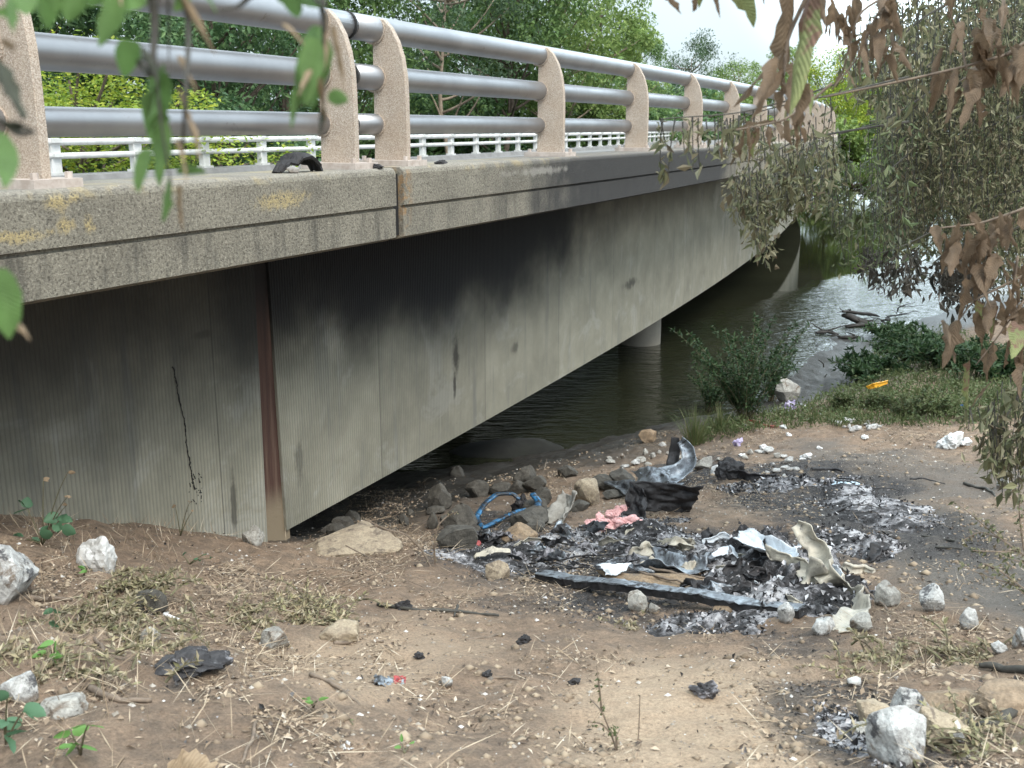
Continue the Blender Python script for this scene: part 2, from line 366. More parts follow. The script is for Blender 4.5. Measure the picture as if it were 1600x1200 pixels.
MDARK = simple('joint_filler', (.012, .012, .012), None, 8, .9)
# ------------------------------------------------------------------ bridge
def srange(a, b, st): return list(np.arange(a, b, st)) + [b]
def edge_section(lip=.012):
    return [(0.012, -.30), (.0, -.33), (0, -.562), (.03, -.568), (.03, -.583), (.010, -.59), (.010, -.80), (.10, -.83), (.55, -.83), (.62, -.80), (.62, -.292), (.60, -.285), (.035, -.283)]
br = thing('road_bridge', 'long concrete road bridge with a deep grey girder crossing the river', 'bridge', BP(7.1, 2, -3.5))
ab = thing('bridge_abutment', 'ribbed concrete abutment with its deck edge, left of the rusty joint', 'abutment', BP(2, 2, -3.5))
m = MB(); m.sweep(edge_section(), srange(-7, 6.89, .5)); m.build('edge_beam', MEDGE, ab)
m = MB(); m.sweep(edge_section(), srange(7.0, 8, .5) + srange(8.5, 78, .8)); m.build('edge_beam', MEDGE, br)
m = MB(); m.sweep([(.58, -.33), (.58, -.79), (.045, -.79), (.045, -.33)], [6.90, 6.99]); m.build('joint_filler', MDARK, br)
ss = srange(7.11, 8, .25) + srange(8.6, 78, 1.0)
m = MB(); sec = [(1.4, -.82), (1.4, -3.49), (8.1, -3.49), (8.1, -.82)]
m.sweep(sec, ss)
v = m.v[0]; v[1] = BP(7.175, 1.4, -3.49); v[2] = BP(7.175, 8.1, -3.49)
m.build('girder', MWEB, br)
m = MB(); m.sweep([(.63, -.83), (9.5, -.99), (9.5, -.70), (8.9, -.70), (8.85, -.80), (.63, -.47)], srange(-7, 6.93, .5)); m.build('deck_slab', MROAD, ab)
m = MB(); m.sweep([(.63, -.83), (9.5, -.99), (9.5, -.70), (8.9, -.70), (8.85, -.80), (.63, -.47)], srange(6.96, 8, .5) + srange(8.6, 78, 1.0)); m.build('deck_slab', MROAD, br)
m = MB(); m.sweep([(1.4, -.835), (1.4, -5.2), (8.1, -5.2), (8.1, -.835)], srange(-7, 6.88, .4)); v_ = m.v[0]; v_[-4] = BP(6.935, 1.4, -.835); m.build('wall', MABUT, ab)
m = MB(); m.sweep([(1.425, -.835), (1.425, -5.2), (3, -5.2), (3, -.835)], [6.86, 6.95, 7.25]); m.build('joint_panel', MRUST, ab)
# crack in the abutment wall
cr = MB(); cpts = []
for (x, y) in [(270, 573), (276, 600), (281, 625), (288, 655), (291, 690), (296, 720), (301, 748), (304, 765)]:
    r = ray(x, y); q = r * ((DE - 1.397) / (NN @ r[:2])); cpts.append(q)
cpts = np.array(cpts); tt = np.linspace(0, 1, 60); cpp = np.stack([np.interp(tt, np.linspace(0, 1, len(cpts)), cpts[:, i]) for i in range(3)], -1)
cpp += .008 * fbm(np.stack([tt * 40, tt * 0, tt * 0], -1), 3)[:, None] * np.array([U[0], U[1], 0])
cr.tube(cpp, .003 + .005 * rng.random(60), 5)
for k in range(26):
    r = ray(rng.uniform(296, 316), rng.uniform(735, 788)); q = r * ((DE - 1.398) / (NN @ r[:2]))
    cr.tube([q, q + np.array([*(U * rng.normal(0, .015)), rng.normal(0, .02)])], .004, 4)
cr.build('crack', MDARK, ab)
MPIER = simple('pier_concrete', (.26, .235, .195), (.18, .165, .14), 1.5, .9, .4, .01, bscale=25)
for (s_, d_) in ((21.6, 2.5), (21.6, 7.0)):
    c0 = BP(s_, d_, 0); m = MB(); n_ = 40; an = np.arange(n_) * 2 * math.pi / n_
    zs = np.array([-6, -4.75, -4.5, -3.6, -3.49]); rr = np.array([.45, .45, .45, .45, .45])
    Pn = np.stack([np.stack([c0[0] + r_ * np.cos(an), c0[1] + r_ * np.sin(an), 0 * an + z_], -1) for z_, r_ in zip(zs, rr)])
    Pn = np.concatenate([Pn, Pn[:, :1]], 1); m.grid(Pn); m.build('pier', MPIER, br, smooth=True)
# ------------------------------------------------------------------ near railing
MTUBE = NT('galvanised_tube'); t = MTUBE; P = t.co()
gr_ = t.smooth(t.noise(P, 7, 6, .75, .6), .60, .74)
MTUBE = t.fin(t.mix(t.math('MULTIPLY', gr_, .6), t.ramp(t.noise(P, 2.5, 4), (.3, (.29, .29, .30)), (.7, (.37, .37, .38))), (.17, .14, .11)), t.ramp(t.noise(P, 2, 3), (.3, .40), (.7, .50)), t.noise(P, 200, 2), .03, .002, Metallic=.9)
t = NT('post_aggregate'); P = t.co(); vr = t.n('TexVoronoi', Vector=P, Scale=150.0)
c = t.mix(t.smooth(t.n('SeparateColor', i0=vr.outputs['Color']).outputs[0], .2, .8), (.34, .285, .235), (.50, .435, .37)); c = t.mix(t.ramp(t.noise(P, 5, 4), (.4, 0.0), (.7, .6)), c, (.44, .35, .27))
c = t.mix(t.smooth(vr.outputs['Distance'], .5, .9), c, (.28, .22, .17))
MPOST = t.fin(c, .9, vr.outputs['Distance'], .5, .006)
MPLATE = simple('base_plate_paint', (.50, .44, .40), (.36, .30, .26), 14, .8, .3, .004)
TUBES = [(.745, .098), (.385, .095), (.035, .078)]
dT = .42
rl = thing('bridge_railing', 'heavy three tube metal railing on pinkish curved posts along the near deck edge', 'railing', BP(7, .3, -.28))
for (z_, r_) in TUBES:
    for (a, b_) in ((-7, 6.945), (6.985, 78)):
        st_ = srange(a, min(b_, 8), .5) + (srange(8.7, b_, .9) if b_ > 8 else [])
        m = MB(); m.tube([BP(q, dT, z_) for q in st_], r_, 20); m.build('rail_tube', MTUBE, rl, smooth=True)
    m = MB(); m.tube([BP(6.90, dT, z_), BP(6.93, dT, z_)], r_ + .006, 20); m.tube([BP(6.93, dT, z_), BP(7.02, dT, z_)], r_ - .02, 20)
    m.build('expansion_sleeve', MDARK, rl, smooth=True)
# post profile in local frame: x along bridge, y outward (towards the river bank), z up from kerb
prof = [(.155, 0), (.160, .2), (.160, .50), (.154, .65), (.132, .79), (.092, .91), (.035, 1.01), (-.025, 1.07), (-.075, 1.085), (-.10, 1.05), (-.105, .95), (-.13, .90), (-.135, .6), (-.135, .2), (-.14, 0)]
prof = np.array(prof); K = len(prof)
def post_mesh():
    m = MB(); hw = .028; ch = .006
    rings = []
    for (x_, k_) in ((-hw, ch), (-hw + ch, 0), (hw - ch, 0), (hw, ch)):
        c_ = prof.mean(0); q = prof + (c_ - prof) / np.linalg.norm(c_ - prof, axis=1)[:, None] * k_
        rings.append(np.c_[np.full(K, x_), q[:, 0], q[:, 1]])
    Rg = np.stack(rings); Rg = np.concatenate([Rg, Rg[:, :1]], 1); m.grid(Rg)
    o = 0; m.f.append(np.array([list(range(0, K))])); m.f.append(np.array([list(range(3 * (K + 1), 3 * (K + 1) + K))[::-1]]))
    for sx_ in (-1, 1):                                              # collars where the tubes pass
        for (z_, r_) in TUBES:
            m.tube([(sx_ * .028, -.12, z_ + .25), (sx_ * .040, -.12, z_ + .25)], r_ + .008, 18)
    return m
def plate_mesh():
    m = MB(); m.box((0, .0, -.004), .15, .235, .022)
    for a in (-1, 1):
        for b_ in (-1, 1):
            m.tube([(a * .105, b_ * .19, .018), (a * .105, b_ * .19, .05)], .02, 6)
    return m
proto = None
stations = [0.95, 3.83, 6.60, 7.33, 10.55, 13.5, 16.4] + [19.3 + 2.9 * i for i in range(16)]
for s_ in stations:
    loc = BP(s_, .30, -.258); h = heading(s_); rz = math.pi / 2 - h
    if proto is None:
        z0 = {'_o': [0, 0, 0]}
        o = post_mesh().build('post', MPOST); pl = plate_mesh().build('base_plate', MPLATE); pl.parent = o
        proto = o
    else:
        o = dup(proto)
    o.parent = rl
    # local x along bridge, local y outward -> to the right of travel = -90deg: mirror by rotating 180 with y flipped
    o.rotation_euler = (0, 0, rz); o.scale = (1, -1, 1)
    o.location = loc - np.array(rl['_o'])
# ------------------------------------------------------------------ far white railing
MWHITE = simple('white_rail_paint', (.62, .62, .61), (.45, .45, .43), 4, .45, .1, .004)
fr = thing('low_white_railing', 'low white two bar railing on the far side of the bridge deck', 'railing', BP(20, 9.2, -.7))
fs = srange(0, 8, .6) + srange(8.8, 78, .9)
for z_, r_ in ((-.20, .055), (-.41, .05)):
    m = MB(); m.tube([BP(q, 9.2, z_) for q in fs], r_, 10); m.build('rail_bar', MWHITE, fr, smooth=True)
proto = None
for k in range(40):
    s_ = 1.4 + 1.8 * k
    if proto is None:
        m = MB(); m.box((0, 0, .28), .095, .05, .28); m.box((0, 0, .02), .13, .09, .02); m.box((0, -.03, .52), .09, .09, .03); m.box((0, -.03, .30), .085, .085, .025); o = m.build('post', MWHITE); proto = o
    else: o = dup(proto)
    o.parent = fr; o.rotation_euler = (0, 0, math.pi / 2 - heading(s_)); o.location = BP(s_, 9.22, -.70) - np.array(fr['_o'])
# ------------------------------------------------------------------ foliage helpers
def unit(a): return a / (np.linalg.norm(a, axis=-1, keepdims=True) + 1e-9)
def leaves(m, c, d, L, W, fold=.25, nr=None):
    """small folded leaves: base c, direction d, length L, width W"""
    k = len(c)
    if k == 0: return
    d = unit(d); nr = rng.normal(size=(k, 3)) if nr is None else nr + .5 * rng.normal(size=(k, 3))
    sd = unit(np.cross(d, nr)); up = np.cross(sd, d)
    L = np.broadcast_to(L, (k,))[:, None]; W = np.broadcast_to(W, (k,))[:, None]
    mid = c + d * L * .45 + up * W * fold
    v = np.stack([c, mid + sd * W * .5, c + d * L, mid - sd * W * .5, c + d * L * .45], 1).reshape(-1, 3)
    b = np.arange(k)[:, None] * 5
    m.add(v, np.concatenate([b + [0, 1, 4], b + [4, 1, 2], b + [0, 4, 3], b + [4, 2, 3]]))
def biglf(m, base, d, L, W, curl=.5, droop=.6, twist=.0, n=9, wav=.1, point=1.0):
    """one large leaf as a curved, curled strip"""
    d = unit(np.asarray(d, float)); t = np.linspace(0, 1, n); q = 5
    side = np.cross(d, rng.normal(size=3) + np.array([0, .6, 0])); side = unit(side)
    pts = [np.asarray(base, float)]; dirs = []
    dd = d.copy()
    for i in range(n):
        dirs.append(dd.copy()); dd = unit(dd + np.array([0, 0, -droop / n]) + .5 * wav / n * 4 * rng.normal(size=3))
        if i < n - 1: pts.append(pts[-1] + dd * L / (n - 1))
    pts = np.array(pts); dirs = np.array(dirs)
    w = W * (np.sin(math.pi * (t * .88 + .06) ** .8) ** .8 * (1 - .25 * t)); w[-1] *= .3; w[1:-1] *= 1 + (.22 if wav > .1 else .05) * rng.normal(size=n - 2)
    Pn = np.zeros((n, q, 3)); uv = np.zeros((n, q, 2))
    for i in range(n):
        s_ = unit(side - dirs[i] * (side @ dirs[i])); u_ = np.cross(s_, dirs[i]); a = twist * t[i]
        s2 = s_ * math.cos(a) + u_ * math.sin(a); u2 = np.cross(s2, dirs[i])
        cu = curl * (.6 + .7 * t[i])
        for j, e in enumerate(np.linspace(-1, 1, q)):
            an = e * cu * 1.5
            off = s2 * (math.sin(an) / max(1e-3, cu * 1.5)) * w[i] / 2 + u2 * (1 - math.cos(an)) / max(1e-3, cu * 1.5) * w[i] / 2
            Pn[i, j] = pts[i] + off + u2 * w[i] * wav * rng.normal() * (abs(e))
            uv[i, j] = (e * .5 + .5, t[i])
    m.grid(Pn, uv); return pts
def pxleaf(m, b, tp, wpx, Y, curl=.5, droop=.2, dY=0.0, **k):
    p0 = atY(b[0], b[1], Y); p1 = atY(tp[0], tp[1], Y + dY); d = p1 - p0; L = np.linalg.norm(d)
    biglf(m, p0, d + np.array([0, 0, droop * .4 * L]), L * 1.02, wpx * mpp(p0), curl, droop, **k)
# leaf materials
LM = {
 'dense': leafmat('dark_tree_leaves', [(.065, .13, .055), (.105, .19, .08), (.145, .235, .09), (.08, .155, .085)]),
 'mid': leafmat('mid_tree_leaves', [(.085, .15, .055), (.13, .215, .07), (.17, .255, .085)]),
 'light': leafmat('light_tree_leaves', [(.13, .20, .06), (.19, .275, .08), (.25, .33, .10)]),
 'yellow': leafmat('yellow_green_leaves', [(.14, .22, .03), (.25, .34, .045), (.36, .38, .05)]),
 'airy': leafmat('airy_tree_leaves', [(.045, .085, .045), (.075, .12, .06), (.1, .15, .075)]),
}
MBARK = simple('bark', (.17, .13, .10), (.08, .06, .045), 5, .95, .8, .02, bscale=18)
MBARKP = simple('pale_bark', (.36, .29, .22), (.2, .15, .11), 4, .9, .6, .02, bscale=18)
def mk_tree(mat, H, rx, zc, rz, K, nl, ls, tr=.16, low=0.0, bark=None, gap=1.0):
    o = bpy.data.objects.new('tree', None); COL.objects.link(o); o['_o'] = [0, 0, 0]
    cr = MB(); tk = MB()
    c = []
    while len(c) < K:
        q = rng.uniform(-1, 1, 3); r = np.linalg.norm(q)
        if r > 1 or r < .35: continue
        if q[2] < -.3 and low < rng.random() * .8: continue
        c.append(q)
    c = np.array(c) * [rx, rx, rz] + [0, 0, zc]
    c += .5 * rng.normal(size=c.shape) * gap
    top = zc + rz * .5
    sp = np.array([[0, 0, -1.0], [.08 * H * .1, 0, H * .15], [-.02 * H, .02 * H, H * .35], [.01 * H, -.01 * H, top]])
    tt = np.linspace(0, 3, 14); trunk = np.stack([np.interp(tt, range(4), sp[:, i]) for i in range(3)], -1) + .04 * rng.normal(size=(14, 3))
    tk.tube(trunk, np.linspace(tr, tr * .3, 14), 8)
    for i in rng.permutation(K)[:min(K, 34)]:
        z0 = min(top - .3, max(H * .16, c[i, 2] - rng.uniform(.8, 2.6) * rz / 4)); b = np.array([np.interp(z0, trunk[:, 2], trunk[:, 0]), np.interp(z0, trunk[:, 2], trunk[:, 1]), z0])
        e = c[i]; md = (b + e) / 2 + np.array([0, 0, -.12 * np.linalg.norm(e - b)]) + .2 * rng.normal(size=3)
        s_ = np.linspace(0, 1, 7)[:, None]; pts = b * (1 - s_) ** 2 + 2 * md * s_ * (1 - s_) + e * s_ ** 2
        tk.tube(pts, np.linspace(tr * .38, .018, 7), 5)
    per = nl // K
    for i in range(K):
        R = rng.uniform(.55, 1.15) * rx / 3.4 * 1.05
        q = unit(rng.normal(size=(per, 3))) * (R * rng.random((per, 1)) ** .45) * [1.15, 1.15, .75] + c[i]
        d = unit(rng.normal(size=(per, 3)) + (q - c[i]) / R * .8 + [0, 0, -.35])
        leaves(cr, q, d, ls * rng.uniform(.6, 1.25, per), ls * .55 * rng.uniform(.7, 1.2, per), .2, nr=np.tile([0, 0, 1.0], (per, 1)))
    tk.build('trunk', bark or MBARK, o, smooth=True); cr.build('crown', mat, o)
    return o
PT = {
 'dense': [mk_tree(LM['dense'], 14, 4.2, 8.0, 6.2, 90, 19000, .30, .22, low=.8), mk_tree(LM['dense'], 14, 4.0, 7.6, 6.4, 80, 17000, .26, .2, low=.9)],
 'mid': [mk_tree(LM['mid'], 13, 3.9, 8.0, 5.0, 75, 13000, .27, .2, low=.5), mk_tree(LM['mid'], 13, 3.6, 7.4, 5.6, 70, 13000, .24, .18, low=.7)],
 'light': [mk_tree(LM['light'], 13, 3.6, 8.0, 5.0, 66, 11500, .25, .17, low=.5, bark=MBARKP), mk_tree(LM['light'], 13, 3.4, 7.4, 5.6, 70, 12500, .25, .17, low=.8)],
 'yellow': [mk_tree(LM['yellow'], 7, 2.3, 4.2, 2.8, 80, 20000, .105, .1, low=1.0), mk_tree(LM['yellow'], 12, 4.0, 6.6, 5.6, 90, 15000, .26, .16, low=1.0)],
 'airy': [mk_tree(LM['airy'], 13, 3.6, 9.0, 3.8, 48, 5200, .24, .15, low=.1, gap=1.5), mk_tree(LM['airy'], 13, 3.8, 8.4, 4.2, 44, 5600, .22, .17, low=.2, bark=MBARKP, gap=1.4)],
}
PH = {'dense': 14.2, 'mid': 13, 'light': 13, 'yellow': 7, 'airy': 13}
TREES = [
 (-70, 27, -330, 'dense', 0, 1.0, 'dark dense tree behind the leftmost railing post'),
 (70, 34, -260, 'dense', 1, 1.0, 'tall dark green tree rising behind the small yellow-green tree'),
 (135, 21, 104, 'yellow', 0, 1.7, 'small bright yellow-green tree seen between the railing tubes'),
 (240, 36, -300, 'dense', 0, 1.0, 'dark green tree to the right of the small yellow-green tree'),
 (345, 30, -160, 'dense', 1, .95, 'bluish dark tree behind the hanging green leaves'),
 (440, 40, -240, 'mid', 0, 1.0, 'mid green tree just left of the paired railing posts'),
 (545, 43, -120, 'mid', 1, .95, 'mid green tree directly behind the paired railing posts'),
 (640, 56, 10, 'dense', 1, .8, 'dark tree under the first gap of sky above the railing'),
 (700, 44, -200, 'airy', 1, .9, 'open tree with pale trunk and visible limbs behind the railing'),
 (790, 50, -170, 'mid', 0, .9, 'green tree with bare limbs behind the railing post past the joint'),
 (745, 62, -40, 'dense', 0, .9, 'dense dark tree farther behind the open pale trunked tree'),
 (870, 54, -150, 'light', 0, .95, 'light green tall tree behind the fifth railing post'),
 (935, 60, -70, 'light', 1, .9, 'light green tree at the end of the tall tree row'),
 (985, 70, 30, 'mid', 1, .8, 'mid green tree sloping down to the open sky'),
 (1075, 85, 52, 'airy', 0, .85, 'lone airy tree standing out against the pale sky'),
 (1035, 95, 110, 'dense', 0, 1.0, 'low dark tree below the airy tree'),
 (1145, 92, 95, 'light', 0, 1.1, 'low pale green tree above the far end of the railing'),
 (1215, 84, 62, 'light', 1, .9, 'light green pointed tree behind the big dead hanging leaves'),
 (1290, 66, 78, 'yellow', 1, 1.0, 'bright yellow-green tree on the far river bank'),
 (1352, 84, 112, 'yellow', 1, .72, 'yellow-green tree on the far bank partly hidden by hanging vines'),
 (1330, 88, 90, 'mid', 0, 1.1, 'mid green tree behind the bright yellow-green river trees'),
 (1455, 110, 135, 'mid', 1, 1.0, 'mid green tree behind the hanging dry vines'),
 (1560, 105, 95, 'dense', 0, 1.1, 'dark tree behind the right hand vine thicket'),
 (1650, 24, -200, 'dense', 1, .72, 'dark tree at the right edge behind the vine thicket'),
]
used = set()
for (x, Y, ty, kd, vi, ws, lab) in TREES:
    p = atY(x, 300, Y); top = atY(x, ty, Y)[2]; zb = max(float(G(p[0], p[1])), -4.3)
    pr = PT[kd][vi]; ph = (12.4 if (kd == 'yellow' and vi) else PH[kd])
    s_ = (top - zb) / ph
    o = pr if (kd, vi) not in used else dup(pr)
    used.add((kd, vi)); o.name = 'tree'
    wsx = ws * max(.75, min(1.5, s_)) if kd != 'yellow' or vi else s_ * ws
    o.location = (p[0], p[1], zb); o.rotation_euler = (0, 0, rng.uniform(0, 6.28)); o.scale = (wsx, wsx, s_)
    tag(o, lab, 'tree', 'trees along the river behind the bridge')
# understorey shrubs between the trees
SB = []
for kd in ('dense', 'mid', 'light'):
    SB.append(mk_tree(LM[kd], 4, 2.4, 1.9, 1.9, 40, 7000, .22, .07, low=1.0))
SH = [(30, 40, 165, 0, 'dark shrub low behind the leftmost railing post'), (300, 42, 140, 0, 'dark shrub low beside the small yellow-green tree'), (400, 46, 130, 1, 'green shrub behind the rails left of the paired posts'),
 (500, 50, 120, 0, 'dark shrub behind the left one of the paired posts'), (600, 52, 120, 1, 'green shrub between the paired railing posts'), (680, 52, 135, 0, 'dark shrub at the foot of the pale trunked tree'),
 (770, 56, 130, 1, 'mid green shrub behind the rails past the joint'), (850, 60, 125, 2, 'light shrub beneath the tall light green tree'), (930, 64, 130, 1, 'green shrub below the row of light green trees'),
 (1010, 72, 140, 0, 'dark shrub below the sloping mid green tree'), (1070, 80, 150, 1, 'green shrub low beneath the lone airy tree'), (1140, 84, 150, 2, 'light shrub behind the far end of the railing'),
 (1240, 76, 190, 2, 'light green shrub at the far water edge'), (1330, 64, 190, 2, 'light green shrub under the yellow-green river trees'), (1420, 105, 205, 1, 'green shrub on the far bank behind the vines'), (1500, 100, 205, 0, 'dark shrub on the bank behind the vine thicket')]
us2 = set()
for (x, Y, ty, k, lab) in SH:
    p = atY(x, 300, Y); top = atY(x, ty, Y)[2]; zb = max(float(G(p[0], p[1])), -4.4); s_ = (top - zb) / 3.9
    o = SB[k] if k not in us2 else dup(SB[k]); us2.add(k); o.name = 'shrub'
    o.location = (p[0], p[1], zb); o.rotation_euler = (0, 0, rng.uniform(0, 6.28)); o.scale = (s_ * 1.25, s_ * 1.25, s_)
    tag(o, lab, 'shrub', 'shrubs beneath the river trees')
# ------------------------------------------------------------------ water-side plants
MFERN = leafmat('waterside_leaves', [(.018, .042, .018), (.035, .07, .026), (.06, .095, .04)])
MWEED = leafmat('weed_leaves', [(.06, .09, .035), (.10, .13, .05), (.13, .14, .07)])
MGRS = leafmat('grass_blades', [(.055, .085, .03), (.10, .125, .045), (.17, .16, .08)], .3)
MSTEM = simple('green_brown_stem', (.12, .12, .06), (.09, .07, .045), 20, .8)
def frond_plant(name, lab, cat, base, n, H, spread, ls, mat, group=None, per=34, droop=.8, up=1.0):
    base = np.asarray(base); o = thing(name, lab, cat, base, group); st = MB(); lf = MB()
    for i in range(n):
        az = rng.uniform(0, 6.28); el = rng.uniform(.25, 1.0); d = unit(np.array([math.cos(az) * spread * el, math.sin(az) * spread * el, up]))
        L = H * rng.uniform(.55, 1.15); k = 9; t_ = np.linspace(0, 1, k)[:, None]
        p = base + np.array([*(rng.normal(0, .08 * spread, 2)), -.03]) + d * L * t_ + np.array([0, 0, -1.0]) * droop * L * .35 * t_ ** 2
        st.tube(p, np.linspace(.006, .002, k), 4)
        q = rng.uniform(.15, 1, per); pos = np.stack([np.interp(q, t_[:, 0], p[:, j]) for j in range(3)], -1)
        dd = unit(rng.normal(size=(per, 3)) * [1, 1, .7] + d * .4)
        leaves(lf, pos, dd, ls * rng.uniform(.6, 1.3, per), ls * .38 * rng.uniform(.7, 1.2, per), .15, nr=np.tile([0, 0, 1.0], (per, 1)))
    st.build('stem', MSTEM, o); lf.build('foliage', mat, o); return o
frond_plant('bush', 'tall dark feathery bush standing at the water edge under the bridge pier', 'bush', onG(1165, 655), 48, 1.9, .6, .075, MFERN, 'bushes at the water edge', 80)
frond_plant('bush', 'smaller dark feathery bush leaning over the water left of the tall one', 'bush', onG(1112, 640), 26, 1.2, .7, .07, MFERN, 'bushes at the water edge', 60)
frond_plant('bush', 'thin leafy bush right of the tall one next to the pale rock', 'bush', onG(1205, 625), 30, 1.3, .5, .07, MFERN, 'bushes at the water edge', 60)
for (x, y, n, H, sp_, lab) in ((1360, 590, 70, .8, 1.5, 'broad dark green bush behind the yellow plastic piece'), (1430, 560, 80, .95, 1.5, 'dark green bush spreading toward the rippled water'), (1490, 575, 70, 1.0, 1.4, 'dark green bush below the twisted dead leaves'), (1400, 530, 60, .7, 1.6, 'low dark green bush at the edge of the bright water'), (1560, 590, 60, .9, 1.4, 'dark green bush at the right edge of the bank')):
    frond_plant('bush', lab, 'bush', onG(x, y), n, H, sp_, .12, MFERN, 'dark bushes on the right bank', 46, 1.1)
for (x, y, n, H, lab) in ((1420, 655, 34, .62, 'weedy yellowish-green plant at the edge of the bare dirt'), (1370, 640, 26, .45, 'short green weed on the bank in front of the yellow plastic piece'), (1470, 650, 26, .5, 'straggly weed below the large green dead leaf'), (1320, 640, 26, .4, 'low green weed beside the mud of the shore')):
    frond_plant('weed', lab, 'weed', onG(x, y), n, H, .8, .06, MWEED, 'weeds along the bank', 40)
def grass_tuft(name, lab, base, n, H, spread, mat, group=None, cat='grass tuft'):
    base = np.asarray(base); m = MB()
    for i in range(n):
        az = rng.uniform(0, 6.28); e = rng.random(); L = H * rng.uniform(.5, 1.1); k = 6; t_ = np.linspace(0, 1, k)
        d = np.array([math.cos(az), math.sin(az), 0]); p = base + d * spread * .25 * e - [0, 0, .02] + (d[None] * spread * e * .6 * t_[:, None] ** 1.6 + np.array([0, 0, 1.0]) * L * (t_ - .3 * e * t_ ** 2)[:, None])
        s_ = np.array([-d[1], d[0], 0]); w_ = .005 * (1 - t_ * .9)
        m.grid(np.stack([p - s_ * w_[:, None], p + s_ * w_[:, None]], 1))
    return tag(m.build(name, mat, origin=base), lab, cat, group)
grass_tuft('grass_tuft', 'tall pale grass tuft beside the upright charred metal strip', onG(1085, 695), 190, .55, .55, MGRS, 'grass tufts by the shore')
grass_tuft('grass_tuft', 'small grass tuft at the foot of the tall feathery bush', onG(1125, 672), 120, .4, .5, MGRS, 'grass tufts by the shore')
# ground-covering grass on the bank
def scat(n, poly, margin=0):
    """n ground points whose picture position falls inside polygon (photo pixels)"""
    poly = np.array(poly, float); out = []
    lo, hi = poly.min(0), poly.max(0)
    while len(out) < n:
        q = rng.uniform(lo, hi); c = False; j = len(poly) - 1
        for i in range(len(poly)):
            if (poly[i, 1] > q[1]) != (poly[j, 1] > q[1]) and q[0] < (poly[j, 0] - poly[i, 0]) * (q[1] - poly[i, 1]) / (poly[j, 1] - poly[i, 1]) + poly[i, 0]: c = not c
            j = i
        if c: out.append(q)
    return np.array(out)
def onGv(q):
    """vectorised ground hit for many pixels"""
    out = np.zeros((len(q), 3)); R = np.stack([ray(*a) for a in q]); R = R / R[:, 1:2]
    lo = np.full(len(q), 2.2); Yg = np.arange(2.2, 34, .08); done = np.zeros(len(q), bool)
    for a in Yg:
        p = R * a; h = p[:, 2] < G(p[:, 0], p[:, 1]); nw = h & ~done; out[nw] = p[nw]; done |= h
        if done.all(): break
    out[:, 2] = G(out[:, 0], out[:, 1]); return out[done]
gp = onGv(scat(2600, [(1075, 700), (1110, 660), (1240, 640), (1330, 600), (1370, 550), (1480, 510), (1600, 560), (1600, 660), (1500, 668), (1330, 668), (1200, 672)]))
gp = gp[(gp[:, 2] > -4.45)]
m = MB(); k = len(gp)
for rep in range(3):
    b0 = gp + np.c_[rng.normal(0, .06, (k, 2)), np.zeros(k)]; d = unit(np.c_[rng.normal(0, .5, (k, 2)), np.ones(k)])
    leaves(m, b0 - [0, 0, .01], d, rng.uniform(.06, .20, k), .016, .1)
for rep in range(2):
    b0 = gp + np.c_[rng.normal(0, .08, (k, 2)), rng.uniform(.02, .12, k)]; d = unit(np.c_[rng.normal(0, 1, (k, 2)), rng.uniform(-.2, .5, k)])
    leaves(m, b0, d, rng.uniform(.03, .07, k), .03, .1)
tag(m.build('grass', MWEED), 'low green grass and creeping leaves along the shore', 'grass', kind='stuff')
# ------------------------------------------------------------------ near hanging branches
def leafuv(name, tones, rib=.35, trans=.3, patch=None):
    t = NT(name); r = t.n('NewGeometry').outputs['Random Per Island']; k = len(tones)
    c = t.ramp(r, *[(i / max(1, k - 1), q) for i, q in enumerate(tones)])
    us = t.n('SeparateXYZ', i0=t.uv()); a, b = us.outputs[0], us.outputs[1]
    side = t.math('ABSOLUTE', t.math('SUBTRACT', a, .5))
    rb = t.math('SINE', t.math('MULTIPLY', t.math('SUBTRACT', b, t.math('MULTIPLY', side, .35)), 95.0))
    nz = t.noise(t.co(), 22, 4, .65)
    if patch is not None: c = t.mix(t.smooth(t.math('ADD', nz, t.math('MULTIPLY', t.math('SUBTRACT', .5, b), .35)), .50, .62), c, patch)
    c = t.mix(t.math('MULTIPLY', t.smooth(rb, .3, 1.0), rib), c, t.mix(1.0, c, (.45, .42, .40), 'MULTIPLY'))
    c = t.mix(1.0, c, t.ramp(nz, (.3, .65), (.7, 1.25)), 'MULTIPLY')
    t.fin(c, .6, t.math('ADD', rb, nz), .35, .004, Specular__IOR__Level=.3)
    tr = t.n('BsdfTranslucent', Color=c); mx = t.n('MixShader', Fac=trans, i1=t.b.outputs[0], i2=tr.outputs[0])
    t.t.links.new(mx.outputs[0], t.out.inputs[0]); return t.m
MGREEN = leafuv('fresh_green_leaf', [(.08, .155, .045), (.115, .21, .06), (.16, .25, .09)], .12, .4)
MTAN = leafuv('tan_dry_leaf', [(.26, .18, .11), (.34, .25, .16), (.20, .15, .10)], .25, .2)
MBRN = leafuv('brown_dead_leaf', [(.14, .075, .055), (.225, .13, .095), (.31, .195, .145), (.10, .06, .048), (.27, .20, .12), (.18, .125, .09), (.34, .235, .175)], .5, .42)
MBRG = leafuv('green_and_brown_leaf', [(.17, .20, .07), (.22, .25, .10), (.26, .27, .12)], .45, .3, patch=(.17, .10, .07))
MDKL = leafuv('dark_withered_leaf', [(.045, .05, .035), (.06, .065, .045)], .2, .1)
MTWIG = simple('twig_bark', (.20, .15, .11), (.11, .085, .065), 30, .85, .4, .003)
MTWD = simple('dark_twig_bark', (.07, .065, .055), (.04, .038, .033), 30, .85, .4, .003)
